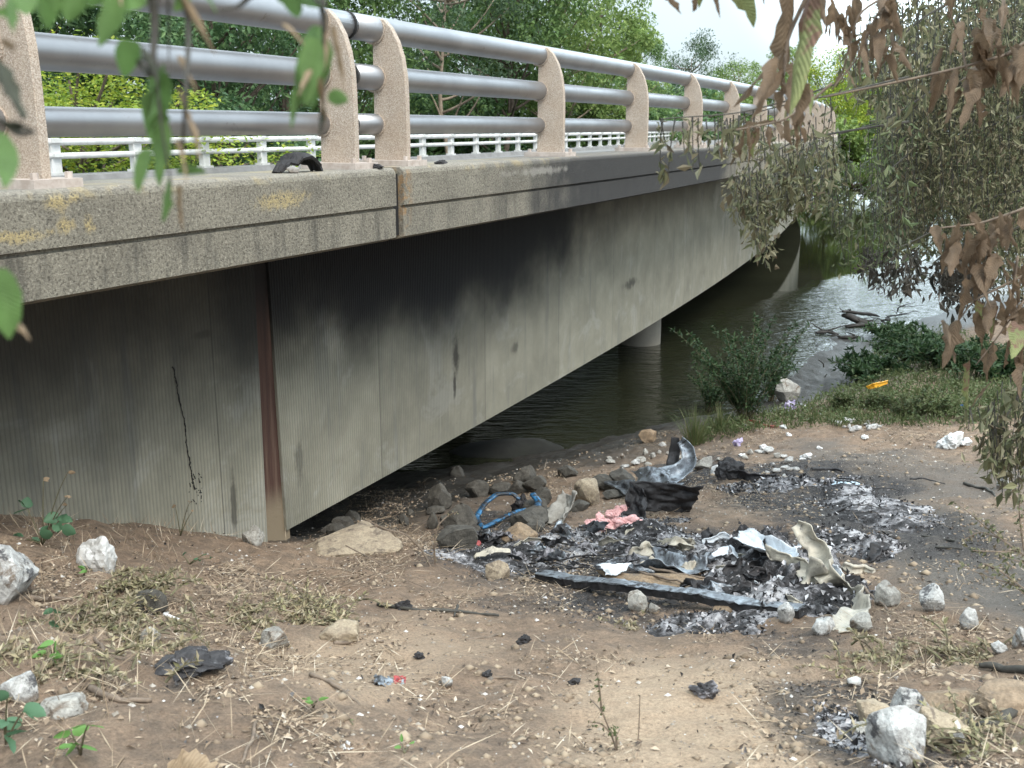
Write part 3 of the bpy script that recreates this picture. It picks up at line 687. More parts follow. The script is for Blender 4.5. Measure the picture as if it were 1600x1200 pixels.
def pxtube(m, pts, r, Y, n=6):
    pts = [atY(*p, Y + (0 if i == 0 else rng.normal(0, .02))) for i, p in enumerate(pts)]
    pts = np.array(pts); t_ = np.linspace(0, len(pts) - 1, 6 * (len(pts) - 1) + 1); i = np.arange(len(pts))
    p = np.stack([np.interp(t_, i, pts[:, j]) for j in range(3)], -1)
    for _ in range(3): p[1:-1] = (p[:-2] + 2 * p[1:-1] + p[2:]) / 4
    m.tube(p, np.linspace(r, r * .5, len(p)), n); return p
def branch(name, lab, cat, Y, stems, sets, group=None):
    o = thing(name, lab, cat, atY(*stems[0][0][0], Y), group); m = MB()
    for pts, r in stems:
        m = MB(); pxtube(m, pts, r, Y); m.build('stem', stems_mat.get(name, MTWIG), o, smooth=True)
    for nm, mat, ls, kw in sets:
        for (b, tp, w_) in ls:
            kk = dict(kw)
            if nm != 'leaf': kk['curl'] = kw['curl'] * rng.uniform(.6, 1.7); kk['twist'] = kw.get('twist', .5) * rng.uniform(-1.6, 1.6); kk['droop'] = rng.uniform(.1, .7)
            m = MB(); pxleaf(m, b, tp, w_ * (1.8 if nm == 'leaf' else rng.uniform(.95, 1.4)), Y + rng.normal(0, .03 * Y / 2), dY=rng.normal(0, .03 * Y), **kk)
            m.build(nm, mat, o, smooth=True)
    return o
stems_mat = {'leafy_branch': MTWD}
gk = dict(curl=.35, droop=.2, wav=.05); tk = dict(curl=1.1, droop=.1, twist=1.5, wav=.12)
branch('leafy_branch', 'blurred hanging green branch with long leaves in front of the railing tubes', 'branch', .95,
 [([(235, -60), (243, 40), (236, 120)], .005), ([(240, 60), (252, 200), (268, 290)], .0015), ([(262, -40), (264, 60), (264, 120)], .0012), ([(282, -40), (296, 40), (290, 150), (285, 240)], .003)],
 [('leaf', MGREEN, [((66, -30), (73, 46), 26), ((125, -30), (103, 32), 24), ((195, -10), (154, 70), 26), ((204, 62), (197, 120), 24), ((254, 100), (228, 212), 34), ((246, 180), (250, 292), 30), ((232, 232), (216, 300), 20), ((264, 280), (254, 347), 22), ((276, 266), (322, 267), 13), ((320, -20), (338, 18), 24), ((215, -20), (200, 20), 30), ((240, 150), (236, 230), 30), ((252, 110), (240, 200), 26), ((238, 130), (228, 190), 22), ((256, 190), (244, 280), 22), ((150, -30), (140, 10), 26), ((90, -30), (84, 20), 22), ((170, -40), (176, 0), 30), ((30, -30), (40, 20), 26), ((290, -30), (270, 15), 26)], gk),
  ('dry_leaf', MTAN, [((282, -10), (331, 88), 18), ((277, 88), (310, 150), 15), ((276, 135), (304, 232), 15), ((275, 220), (301, 292), 14), ((281, 290), (288, 360), 20), ((180, -20), (190, 15), 14), ((300, 190), (315, 250), 10)], tk),
  ('withered_leaf', MDKL, [((238, -10), (248, 78), 22), ((226, 74), (242, 128), 26), ((212, 96), (232, 122), 22)], tk)], 'blurred branches hanging into the view')
branch('leafy_branch', 'blurred hanging sprig with grey-green leaves in front of the left paired post', 'branch', 1.0,
 [([(500, -60), (507, 20), (506, 100), (502, 205)], .003), ([(470, -40), (500, 10)], .003), ([(395, -10), (372, 12), (345, 14)], .003)],
 [('leaf', MGREEN, [((440, -25), (466, 26), 30), ((482, 88), (456, 200), 26), ((492, 60), (478, 165), 24), ((512, 150), (543, 156), 15), ((478, -20), (500, 12), 24), ((498, 100), (486, 170), 22), ((488, 70), (470, 140), 26), ((496, 40), (486, 110), 24), ((478, 120), (462, 180), 20), ((505, 60), (512, 120), 18)], gk),
  ('dry_leaf', MTAN, [((520, 40), (524, 135), 14), ((500, 120), (502, 208), 20), ((512, 20), (508, 110), 14), ((440, 38), (475, 78), 11), ((488, 110), (470, 150), 14)], tk),
  ('withered_leaf', MDKL, [((505, 5), (510, 75), 18), ((504, 160), (498, 212), 16)], tk)], 'blurred branches hanging into the view')
branch('leafy_branch', 'blurred twig with dark curled leaves across the left edge post', 'branch', .85,
 [([(-60, 40), (0, 110), (20, 150), (38, 185)], .005), ([(-40, 180), (5, 190), (30, 210), (52, 206)], .004)],
 [('leaf', MGREEN, [((-4, 205), (10, 295), 30), ((-10, 20), (30, 30), 26), ((-6, 420), (12, 528), 36), ((10, 0), (22, 50), 24)], gk),
  ('dry_leaf', MTAN, [((10, 480), (50, 530), 30), ((8, 60), (20, 78), 20)], tk),
  ('withered_leaf', MDKL, [((-8, 96), (42, 184), 26), ((5, 190), (50, 204), 16)], tk)], 'blurred branches hanging into the view')
# ---- big dead leaves on the right
dk = dict(curl=.75, droop=.25, twist=.8, wav=.16)
def rl(n, x0, x1, y0, y1, L0, L1, w0, w1, lean=.25):
    out = []
    for i in range(n):
        x, y, L = rng.uniform(x0, x1), rng.uniform(y0, y1), rng.uniform(L0, L1)
        out.append(((x, y), (x + L * rng.normal(0, lean), y + L), rng.uniform(w0, w1)))
    return out
branch('dead_leaf_branch', 'long hanging brown and green dead leaves against the sky above the bridge end', 'branch', 2.3,
 [([(1420, -160), (1300, -60), (1262, -10), (1230, 60), (1224, 120)], .007), ([(1300, -60), (1180, -50), (1060, -30), (1035, -12)], .005), ([(1300, -60), (1330, -20)], .004)],
 [('dead_leaf', MBRN, [((1236, -20), (1226, 130), 46), ((1225, 80), (1152, 168), 26), ((1216, 92), (1180, 158), 22), ((1222, 108), (1176, 190), 18), ((1226, 120), (1222, 175), 22), ((1258, 130), (1238, 196), 34), ((1028, -20), (1058, 26), 28), ((1084, -25), (1078, 16), 24), ((1116, -30), (1132, 26), 14), ((1194, -24), (1195, 9), 10), ((1212, 88), (1192, 128), 26), ((1240, 90), (1228, 180), 34), ((1270, -20), (1290, 30), 22), ((1288, -20), (1284, 40), 18)], dk),
  ('green_dead_leaf', MBRG, [((1268, -20), (1240, 178), 50), ((1136, -25), (1176, 43), 38), ((1112, -25), (1096, 12), 20)], dict(curl=.5, droop=.1, twist=.35, wav=.08))], 'dead leaf branches on the right')
branch('dead_leaf_branch', 'small spray of reddish dead leaves hanging over the far end of the railing', 'branch', 2.7,
 [([(1300, 130), (1260, 165), (1225, 188), (1190, 196), (1150, 203)], .004)],
 [('dead_leaf', MBRN, [((1152, 203), (1228, 190), 13), ((1164, 202), (1159, 250), 14), ((1182, 200), (1178, 252), 18), ((1200, 198), (1202, 230), 14), ((1236, 182), (1240, 236), 14), ((1246, 178), (1249, 228), 14), ((1230, 188), (1237, 232), 16), ((1255, 170), (1238, 200), 12), ((1210, 190), (1220, 222), 14), ((1130, 215), (1127, 248), 8), ((1170, 200), (1180, 240), 14)], dk),
  ('green_dead_leaf', MBRG, [((1185, 202), (1180, 250), 16), ((1268, 140), (1262, 180), 14)], dk)], 'dead leaf branches on the right')
branch('dead_leaf_branch', 'brown dead leaves dangling in front of the bright yellow-green tree', 'branch', 3.2,
 [([(1450, -80), (1390, -10), (1340, 20), (1318, 110)], .005), ([(1390, -10), (1350, 60), (1358, 90)], .004), ([(1340, 90), (1300, 140)], .003)],
 [('dead_leaf', MBRN, [((1306, 22), (1307, 70), 18), ((1322, 48), (1329, 104), 13), ((1337, -5), (1332, 60), 14), ((1356, 38), (1362, 80), 18), ((1352, 66), (1356, 126), 16), ((1370, 68), (1381, 100), 16), ((1388, 5), (1370, 46), 24), ((1318, 106), (1306, 134), 9), ((1320, 106), (1342, 137), 9), ((1300, 5), (1290, 60), 16), ((1345, 80), (1340, 118), 12)] + rl(16, 1296, 1400, -20, 40, 35, 65, 10, 20) + rl(8, 1340, 1400, 40, 90, 30, 55, 10, 18), dk)], 'dead leaf branches on the right')
branch('dead_leaf_branch', 'ribbed tan dead leaves hanging on the long thin twig at upper right', 'branch', 3.4,
 [([(1640, 66), (1572, 86), (1500, 106), (1430, 122), (1370, 135), (1287, 152)], .006), ([(1572, 86), (1640, 40)], .006), ([(1510, 110), (1500, 60), (1480, 10)], .004)],
 [('dead_leaf', MBRN, [((1494, 108), (1474, 190), 18), ((1502, 146), (1484, 192), 24), ((1552, 104), (1512, 140), 40), ((1528, 138), (1498, 200), 20), ((1528, 158), (1524, 200), 22), ((1548, 60), (1546, 88), 16), ((1500, 40), (1488, 82), 16), ((1540, 30), (1546, 84), 18), ((1570, 5), (1564, 50), 20), ((1585, 70), (1590, 120), 18)] + rl(24, 1470, 1610, -20, 130, 35, 70, 12, 22) + rl(8, 1560, 1610, 60, 120, 40, 70, 14, 24), dk)], 'dead leaf branches on the right')
branch('dead_leaf_branch', 'cluster of curled tan and yellow-green dead leaves hanging low at the right edge', 'branch', 3.5,
 [([(1660, 300), (1590, 330), (1530, 350), (1470, 356)], .006), ([(1640, 410), (1580, 440), (1520, 470), (1495, 505)], .005), ([(1590, 400), (1580, 470), (1590, 520)], .005), ([(1600, 470), (1545, 545), (1525, 570)], .003)],
 [('dead_leaf', MBRN, [((1458, 354), (1468, 398), 20), ((1478, 366), (1500, 424), 24), ((1478, 384), (1490, 424), 18), ((1532, 368), (1508, 428), 26), ((1548, 350), (1540, 414), 16), ((1566, 338), (1571, 386), 22), ((1510, 436), (1496, 500), 20), ((1527, 426), (1527, 470), 14), ((1524, 488), (1520, 545), 20), ((1472, 500), (1488, 537), 12), ((1496, 500), (1472, 575), 18), ((1488, 548), (1498, 570), 10), ((1536, 545), (1546, 602), 16), ((1548, 598), (1520, 638), 14), ((1594, 556), (1598, 628), 22), ((1556, 500), (1548, 545), 12)] + rl(30, 1490, 1610, 330, 420, 35, 65, 12, 22) + rl(16, 1540, 1610, 420, 540, 35, 60, 12, 22), dk),
  ('green_dead_leaf', MBRG, [((1560, 480), (1552, 522), 32), ((1590, 506), (1582, 560), 28), ((1516, 568), (1512, 640), 32), ((1530, 470), (1534, 500), 18)], dict(curl=.45, droop=.1, twist=.4, wav=.08))], 'dead leaf branches on the right')
# ---- dry vine curtains: hanging strands with many small withered leaves
MWETW = simple('wet_dark_wood', (.028, .024, .02), (.014, .012, .010), 12, .7)
MVINE = leafmat('withered_vine_leaves', [(.08, .09, .045), (.135, .14, .075), (.20, .195, .11), (.055, .065, .036), (.29, .26, .17), (.105, .12, .06), (.16, .14, .085), (.10, .075, .05)], .25, .6)
MVING = leafmat('green_vine_leaves', [(.07, .10, .05), (.11, .145, .065), (.16, .18, .09), (.08, .095, .06), (.19, .185, .11)], .3, .55)
MVIND = leafmat('dark_vine_leaves', [(.03, .032, .026), (.05, .045, .035), (.065, .055, .045)], .15, .7)
def curtain(lab, Y, dYs, strands, ls, per_m, mat, twigs=(), group='dry vines hanging on the right', spread=.03):
    x0, y0 = strands[0][0]; o = thing('hanging_vine', lab, 'vine', atY(x0, y0, Y), group); st = MB(); lf = MB(); C = []; Dd = []
    for pts, r in twigs: pxtube(st, pts, r, Y, 5)
    for (a, b_) in strands:
        Yq = Y + rng.uniform(-dYs, dYs); p0 = atY(a[0], a[1], Yq); p1 = atY(b_[0], b_[1], Yq + rng.normal(0, .05)); L = np.linalg.norm(p1 - p0); k = max(4, int(L / .06))
        t_ = np.linspace(0, 1, k)[:, None]; p = p0 + (p1 - p0) * t_ + .05 * L ** .5 * fbm(np.c_[t_ * L * 4, t_ * 0 + rng.uniform(0, 99), t_ * 0], 2)[:, None] * [1, .7, 0]
        st.tube(p, np.linspace(.0028, .0014, k), 3, cap=False)
        n = int(L * per_m); q = rng.uniform(0, 1, n)
        C.append(np.stack([np.interp(q, t_[:, 0], p[:, j]) for j in range(3)], -1) + rng.normal(0, spread, (n, 3)) * [1, 1, .4]); Dd.append(rng.normal(0, .8, (n, 3)) + [0, 0, -1.0])
    C = np.concatenate(C); Dd = np.concatenate(Dd); n = len(C)
    leaves(lf, C, Dd, (sz_ := ls * np.clip(np.exp(rng.normal(-.1, .42, n)), .3, 2.1)), sz_ * .36 * rng.uniform(.6, 1.3, n), .4)
    st.build('vine_stem', MTWD, o); lf.build('foliage', mat, o); return o
def fill(n, x0, x1, top, bot, seg=None):
    """strands filling a picture region; top/bot are (x,y) polylines"""
    out = []; tx, ty = zip(*top); bx, by = zip(*bot)
    for i in range(n):
        x = rng.uniform(x0, x1); a = np.interp(x, tx, ty); b_ = np.interp(x, bx, by)
        L = (b_ - a) * rng.uniform(.2, .75) if seg is None else rng.uniform(*seg)
        y = a + (b_ - a - L) * rng.random() if b_ - a > L else a
        out.append(((x, y), (x + rng.normal(0, 6), min(b_ + rng.normal(0, 6), y + L))))
    return out
curtain('thin dangling dry sprigs on a twig crossing the railing end posts', 3.3, .06,
 [((1041, 186), (1034, 272)), ((1054, 186), (1052, 276)), ((1064, 190), (1068, 240)), ((1075, 184), (1082, 262)), ((1086, 182), (1080, 235)), ((1090, 184), (1088, 268)), ((1106, 186), (1110, 240)), ((1124, 184), (1122, 250)), ((1118, 186), (1116, 232)), ((1136, 184), (1140, 220)), ((1146, 180), (1144, 232)), ((1160, 180), (1160, 230)), ((1170, 176), (1172, 226)), ((1182, 172), (1180, 222)), ((1152, 180), (1150, 215)), ((1130, 184), (1132, 214)), ((1175, 175), (1170, 215)), ((1040, 184), (1046, 230))],
 .034, 75, MVINE, [([(1310, 130), (1230, 158), (1150, 178), (1040, 185), (1030, 187)], .003)], spread=.008)
curtain('grey-green lobe of dry vine hanging in front of the girder and slab', 5.0, .35,
 fill(85, 1150, 1300, [(1150, 285), (1170, 255), (1200, 232), (1240, 218), (1300, 205)], [(1150, 310), (1175, 375), (1192, 392), (1215, 360), (1240, 345), (1270, 335), (1300, 330)], (40, 110)) + [((1188 + rng.normal(0, 5), 280 + 20 * rng.random()), (1190 + rng.normal(0, 5), 395 + rng.normal(0, 10))) for i in range(12)],
 .036, 100, MVINE, [([(1420, 190), (1320, 205), (1240, 220), (1190, 250), (1160, 285)], .006), ([(1260, 215), (1210, 260), (1195, 330)], .003)])
curtain('sparse pale sprigs hanging in front of the last visible railing posts', 4.2, .3,
 fill(46, 1130, 1305, [(1130, 190), (1180, 172), (1240, 160), (1305, 150)], [(1130, 240), (1180, 262), (1240, 268), (1305, 290)], (25, 80)), .036, 70, MVINE, [([(1420, 120), (1300, 148), (1200, 170), (1140, 190)], .004)])
curtain('loose yellowish vine strands hanging in front of the green reflecting water', 5.6, .5,
 fill(80, 1285, 1430, [(1285, 205), (1330, 200), (1380, 150), (1430, 120)], [(1285, 330), (1310, 420), (1350, 450), (1390, 440), (1430, 440)], (40, 120)), .038, 66, MVING,
 [([(1460, 140), (1380, 190), (1310, 210)], .006), ([(1420, 240), (1340, 310), (1310, 380)], .004)])
curtain('broad thick curtain of dry vines filling the upper right corner', 6.4, .8,
 fill(560, 1385, 1640, [(1390, 20), (1430, -40), (1640, -60)], [(1390, 420), (1420, 455), (1450, 400), (1480, 400), (1510, 470), (1640, 500)], (50, 170)), .033, 105, MVINE,
 [([(1700, -20), (1560, 40), (1450, 100), (1380, 170)], .014), ([(1700, 160), (1560, 190), (1440, 240)], .01), ([(1700, 280), (1580, 300), (1470, 330), (1420, 400)], .008)])
curtain('greener hanging vines behind the thick dry curtain', 7.6, .8,
 fill(380, 1372, 1660, [(1380, -20), (1660, -60)], [(1380, 380), (1440, 420), (1500, 430), (1660, 480)], (60, 180)), .05, 60, MVING,
 [([(1740, -40), (1600, 20), (1480, 60), (1390, 120)], .016)])
curtain('tangle of brown dry vine hanging between the sky and the corner curtain', 5.2, .4,
 fill(60, 1330, 1440, [(1330, 60), (1380, -20), (1440, -40)], [(1330, 150), (1380, 240), (1440, 220)], (40, 100)), .05, 44, MVINE, [([(1560, -30), (1450, 20), (1370, 90)], .006)])
curtain('dark dead vine clump hanging in front of the bright water', 5.8, .25,
 fill(64, 1468, 1545, [(1468, 410), (1500, 370), (1545, 380)], [(1468, 455), (1490, 492), (1520, 500), (1545, 485)], (35, 80)), .042, 60, MVIND, [([(1640, 330), (1540, 380), (1480, 440)], .005)])
curtain('dark hanging vine tips trailing over the bright river', 5.6, .3,
 fill(40, 1340, 1440, [(1340, 380), (1400, 400), (1440, 390)], [(1340, 440), (1380, 458), (1400, 470), (1440, 440)], (35, 80)), .045, 46, MVIND, [([(1460, 360), (1400, 390), (1350, 400)], .004)])
curtain('withered pale green shrub branch drooping to the ground at the right edge', 4.6, .25,
 fill(100, 1545, 1640, [(1545, 640), (1570, 590), (1640, 560)], [(1545, 700), (1560, 780), (1590, 790), (1640, 790)], (40, 110)), .05, 44, MVINE, [([(1680, 560), (1610, 590), (1565, 660), (1556, 740)], .006), ([(1680, 620), (1620, 660), (1590, 770)], .005)])
curtain('small dry sprig hanging under the large green dead leaf', 3.6, .05, [((1516, 636), (1512, 672)), ((1520, 640), (1524, 664)), ((1508, 640), (1502, 662)), ((1530, 636), (1534, 660))], .03, 90, MVINE, [([(1545, 600), (1520, 638)], .002)], spread=.012)
# thin dry weeds reaching in from the right
def twigplant(lab, Y, lines, ls, per, mat=None, group='thin dry weeds at the right edge', r=.0035):
    o = thing('dry_weed', lab, 'weed', atY(*lines[0][0], Y), group); st = MB(); lf = MB()
    for pts in lines:
        p = pxtube(st, pts, r, Y, 5); n = int(per * len(p) / 12); q = rng.integers(2, len(p), n)
        leaves(lf, p[q] + rng.normal(0, .006, (n, 3)), rng.normal(0, 1, (n, 3)) + [0, 0, -.5], ls * rng.uniform(.5, 1.3, n), ls * .5, .4)
    st.build('stem', MTWIG, o); lf.build('foliage', mat or MVINE, o); return o
twigplant('long thin dry weed stem arching in over the grey path from the right', 4.0, [[(1650, 900), (1592, 862), (1555, 836), (1520, 806), (1494, 786)], [(1560, 840), (1530, 830), (1502, 846)], [(1592, 862), (1550, 862), (1516, 860)], [(1600, 860), (1592, 800), (1594, 770)], [(1575, 850), (1540, 812)]], .026, 22)
twigplant('low dry weed with pale leaves spreading at the right edge below the arching stem', 3.9, [[(1650, 930), (1590, 916), (1540, 900), (1500, 884)], [(1600, 920), (1560, 890), (1536, 880)], [(1640, 960), (1580, 912), (1568, 880)], [(1650, 900), (1600, 880), (1570, 870)]], .028, 22)
# ------------------------------------------------------------------ rubbish, stones and burnt things
import bmesh
_bm = bmesh.new(); bmesh.ops.create_icosphere(_bm, subdivisions=4, radius=1.0)
ICO_V = np.array([v.co[:] for v in _bm.verts]); ICO_F = np.array([[v.index for v in f.verts] for f in _bm.faces]); _bm.free()
def pt(x, y, up=0.0):
    """point seen at x,y standing 'up' picture pixels above the ground below it"""
    g_ = onG(x, y + up) if up else onG(x, y); return atY(x, y, g_[1]) if up else g_
def stone(name, lab, cat, x, y, w, h, mat, group=None, rough=.07, depth=.8, cuts=15, seed=None, sink=.34, yaw=None):
    g_ = onG(x, y + h * .42); s_ = mpp(g_) ; r = np.random.default_rng(seed if seed is not None else int(x * 7 + y))
    v = ICO_V.copy(); nn = unit(r.normal(size=(cuts, 3))); hh = r.uniform(.62, .95, cuts)
    rad = np.ones(len(v))
    for n_, h_ in zip(nn, hh * .86):
        q = v @ n_; rad = np.minimum(rad, np.where(q > .05, h_ / np.maximum(q, .05), 9))
    v = v * rad[:, None] * (1 + rough * fbm(v * 2.2 + r.uniform(0, 50), 4)[:, None])
    a = r.uniform(0, 6.28) if yaw is None else yaw; ca, sa = math.cos(a), math.sin(a)
    v = v @ np.array([[ca, sa, 0], [-sa, ca, 0], [0, 0, 1]])
    v = v / np.array([np.ptp(v[:, 0]), np.ptp(v[:, 1]), np.ptp(v[:, 2])])
    v *= np.array([w * s_, w * s_ * depth, h * s_ * (1.18 + sink) ]); v[:, 2] -= v[:, 2].min() + h * s_ * sink
    m = MB(); m.add(v + g_, ICO_F); o = m.build(name, mat, origin=g_, smooth=False); return tag(o, lab, cat, group)
def stonemat(name, a, b, dirt=(.14, .11, .085), char=0.0):
    t = NT(name); P = t.co(); n_ = t.noise(P, 16, 6, .7); f_ = t.noise(P, 70, 4, .7)
    c = t.mix(t.smooth(n_, .4, .62), a, b)
    c = t.mix(t.smooth(t.noise(P, 9, 5, .7, .5), .54, .66), c, dirt)
    if char: c = t.mix(t.math('MULTIPLY', t.smooth(t.noise(P, 11, 5, .7), .55, .64), char), c, (.05, .05, .055))
    zz_ = t.n('SeparateXYZ', i0=t.ob()).outputs[2]
    c = t.mix(t.math('MULTIPLY', t.smooth(t.math('ADD', zz_, t.math('MULTIPLY', t.math('SUBTRACT', n_, .5), .05)), .028, .0), .85), c, dirt)   # soil splashed on the foot
    c = t.mix(1.0, c, t.ramp(f_, (.3, .7), (.7, 1.2)), 'MULTIPLY')
    return t.fin(c, .9, t.math('ADD', n_, t.math('MULTIPLY', f_, .6)), .8, .012)
MS_W = stonemat('white_rubble', (.47, .47, .455), (.30, .295, .285), char=.9)
MS_G = stonemat('grey_rubble', (.34, .33, .30), (.24, .23, .21))
MS_T = stonemat('tan_rubble', (.34, .28, .20), (.25, .20, .145))
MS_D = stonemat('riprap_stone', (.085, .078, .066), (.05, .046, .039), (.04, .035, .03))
MS_O = stonemat('sandstone_lump', (.27, .195, .125), (.20, .145, .095))
MS_E = stonemat('earthy_lump', (.27, .20, .135), (.19, .14, .095))
ST = [  # name label cat x y w h mat group
 ('concrete_chunk', 'large pale concrete chunk lying at the left edge on dry litter', 0, 900, 120, 74, MS_W),
 ('stone', 'small grey stone wedged at the foot of the rusty joint', 398, 840, 36, 26, MS_G),
 ('stone', 'round tan stone at the tip of the burnt heap below the bent stem', 778, 892, 40, 24, MS_T),
 ('concrete_chunk', 'charred white concrete chunk at bottom right, nearest the camera', 1404, 1156, 86, 72, MS_W),
 ('concrete_chunk', 'white squared concrete chunk leaning at the top of the bottom right pile', 1422, 1108, 62, 46, MS_W),
 ('stone', 'rounded tan stone behind the charred white chunk', 1466, 1140, 76, 44, MS_T),
 ('stone', 'small pale blue-grey stone on the right of the bottom right pile', 1492, 1150, 30, 26, MS_W),
 ('stone', 'orange-tinted stone at the left of the bottom right pile', 1362, 1122, 60, 36, MS_T),
 ('stone', 'flat grey flake of stone left of the charred white chunk', 1350, 1144, 34, 18, MS_G),
 ('stone', 'low brown earthy lump at the right edge beside a dead branch', 1578, 1096, 100, 36, MS_E),
 ('stone', 'half buried earthy slab behind the white squared chunk', 1500, 1096, 105, 26, MS_E),
 ('stone', 'white stone with black specks at the end of the burnt beam', 1228, 962, 26, 30, MS_W),
 ('stone', 'white rounded stone under the curled pale sheet', 1285, 982, 34, 24, MS_W),
 ('stone', 'grey-white stone below the right side of the curled sheet', 1348, 976, 32, 24, MS_G),
 ('stone', 'tilted grey stone with a dark hole right of the burnt heap', 1384, 933, 40, 32, MS_G),
 ('stone', 'white triangular stone lying alone on the grey path', 1456, 940, 38, 34, MS_W),
 ('stone', 'pale wedge stone on the path right of the triangular one', 1516, 969, 30, 26, MS_W),
 ('stone', 'small white stone near the weeds at the right edge', 1562, 1014, 24, 14, MS_W),
 ('stone', 'grey-white stone half cut off by the right edge', 1597, 1000, 26, 24, MS_W),
 ('stone', 'pale stone shaped like a tooth under the drooping withered shrub', 1568, 752, 20, 22, MS_W),
 ('stone', 'blue-grey melted lump in front of the burnt beam', 996, 942, 32, 28, MS_G),
 ('stone', 'small grey pebble stone in front of the beam middle', 1020, 952, 16, 14, MS_G),
 ('stone', 'brown brick fragment lying in front of the beam', 1135, 955, 40, 14, MS_O),
 ('stone', 'dirt covered stone left of the brown stick', 535, 990, 62, 28, MS_T),
 ('stone', 'grey stone among the withered weeds in the left foreground', 432, 1000, 44, 26, MS_G),
 ('stone', 'rounded grey-brown stone above the charred lump', 232, 996, 34, 24, MS_G),
 ('stone', 'dark broken stone above the white plastic stick', 236, 945, 48, 34, MS_D),
 ('stone', 'flat tan stone slab along the lip of the bank under the girder corner', 560, 852, 170, 30, MS_T),
 ('stone', 'pale rock at the water edge beside the thin leafy bush', 1226, 612, 42, 34, MS_G),
 ('stone', 'white pebble stone in the middle of the bare dirt', 697, 1067, 18, 14, MS_W),
 ('stone', 'pale flat stone left of the trampled path', 1335, 1068, 22, 10, MS_W),
 ('stone', 'reddish tan block on the mud by the water', 1013, 683, 30, 18, MS_O),
 ('stone', 'rock beside the foot of the upright charred strip', 1102, 724, 30, 16, MS_G),
 ('stone', 'tan boulder behind the grey cloth', 918, 772, 44, 38, MS_T),
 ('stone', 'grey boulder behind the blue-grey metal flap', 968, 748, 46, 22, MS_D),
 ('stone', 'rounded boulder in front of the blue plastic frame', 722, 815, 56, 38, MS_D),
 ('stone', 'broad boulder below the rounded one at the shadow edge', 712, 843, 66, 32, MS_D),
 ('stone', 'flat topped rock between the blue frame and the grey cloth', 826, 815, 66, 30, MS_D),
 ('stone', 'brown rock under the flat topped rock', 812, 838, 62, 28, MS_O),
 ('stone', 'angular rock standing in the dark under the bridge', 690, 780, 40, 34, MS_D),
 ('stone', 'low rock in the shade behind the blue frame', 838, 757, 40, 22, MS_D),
]
for (nm, lab, x, y, w_, h_, mt) in ST: stone(nm, lab, 'stone', x, y, w_, h_, mt)
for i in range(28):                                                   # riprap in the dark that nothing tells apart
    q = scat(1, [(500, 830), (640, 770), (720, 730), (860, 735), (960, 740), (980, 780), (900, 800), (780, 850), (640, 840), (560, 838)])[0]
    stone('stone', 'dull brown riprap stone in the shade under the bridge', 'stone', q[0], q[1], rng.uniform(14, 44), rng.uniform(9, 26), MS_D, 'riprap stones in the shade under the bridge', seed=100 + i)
for i in range(26):
    q = scat(1, [(940, 715), (1000, 690), (1080, 700), (1150, 712), (1230, 690), (1240, 720), (1120, 735), (960, 735)])[0]
    stone('stone', 'small pale stone on the bank between the burnt pieces and the water', 'stone', q[0], q[1], rng.uniform(7, 19), rng.uniform(4, 9), MS_G if i % 3 else MS_W, 'small pale stones on the bank', seed=200 + i)
for i in range(24):
    q = (rng.uniform(1306, 1372), rng.uniform(658, 674)) if i < 16 else (rng.uniform(1195, 1260), rng.uniform(725, 745))
    lab = 'white plaster crumb in the loose row by the weeds' if i < 16 else 'white plaster crumb behind the black charred lump'
    stone('plaster_crumb', lab, 'plaster crumb', q[0], q[1], rng.uniform(6, 17), rng.uniform(3, 8), MS_W, 'white plaster crumbs by the weeds' if i < 16 else 'white plaster crumbs behind the charred lump', seed=300 + i)
# ---- thin sheets and strips
def sheetmat(name, a, b, rough=.6, metal=0.0, char=None, cs=(.5, .62)):
    t = NT(name); P = t.co(); n_ = t.noise(P, 14, 6, .7, .6)
    c = t.mix(t.smooth(n_, .4, .62), a, b)
    if char: c = t.mix(t.smooth(t.noise(P, 8, 6, .75, .8), *cs), c, char)
    return t.fin(c, rough, t.noise(P, 30, 5, .7), .6, .01, Metallic=metal)
MH_W = sheetmat('scorched_white_sheet', (.66, .70, .74), (.5, .53, .56), .55, 0, (.14, .13, .12), (.58, .66))
MH_T = sheetmat('scorched_cream_plastic', (.46, .42, .34), (.33, .30, .25), .5, 0, (.12, .11, .10), (.56, .66))
MH_K = sheetmat('charred_black', (.012, .011, .012), (.028, .026, .028), .7, 0, (.10, .085, .085), (.6, .74))
MH_M = sheetmat('burnt_bare_metal', (.30, .33, .36), (.16, .17, .19), .38, .6, (.05, .045, .045))
MH_G = sheetmat('grey_cloth', (.30, .285, .255), (.22, .205, .18), .9)
MH_B = sheetmat('blue_plastic', (.012, .075, .16), (.03, .16, .33), .4, 0, (.012, .014, .018), (.44, .54))
MH_P = sheetmat('pink_foam', (.66, .38, .37), (.52, .28, .27), .9, 0, (.05, .04, .04), (.6, .66))
MH_C = sheetmat('grey_ash_crust', (.30, .29, .31), (.15, .145, .155), .9, 0, (.03, .028, .03), (.46, .58))
MASHB = sheetmat('flaky_char', (.022, .021, .023), (.05, .048, .05), .95, 0, (.19, .185, .195), (.56, .66))
MH_Y = simple('yellow_orange_plastic', (.75, .40, .03), (.6, .28, .02), 10, .4)
MH_R = simple('red_plastic', (.35, .035, .035), (.2, .03, .03), 10, .5)
MH_BL = simple('bright_blue_plastic', (.03, .15, .42), (.03, .1, .3), 10, .4)
MH_LB = simple('pale_blue_sheet', (.50, .62, .70), (.36, .46, .53), 12, .5)
MH_V = simple('purple_wrapper', (.25, .20, .42), (.45, .42, .5), 25, .5)
MH_W2 = sheetmat('dirty_white_bag', (.50, .50, .49), (.36, .35, .33), .6, 0, (.20, .16, .12), (.6, .7))
MPLAS = simple('white_plastic_film', (.62, .63, .63), (.48, .49, .49), 10, .45, .5, .01, bscale=30)
def solid(o, th):
    md = o.modifiers.new('thickness', 'SOLIDIFY'); md.thickness = th; md.offset = 0; return o
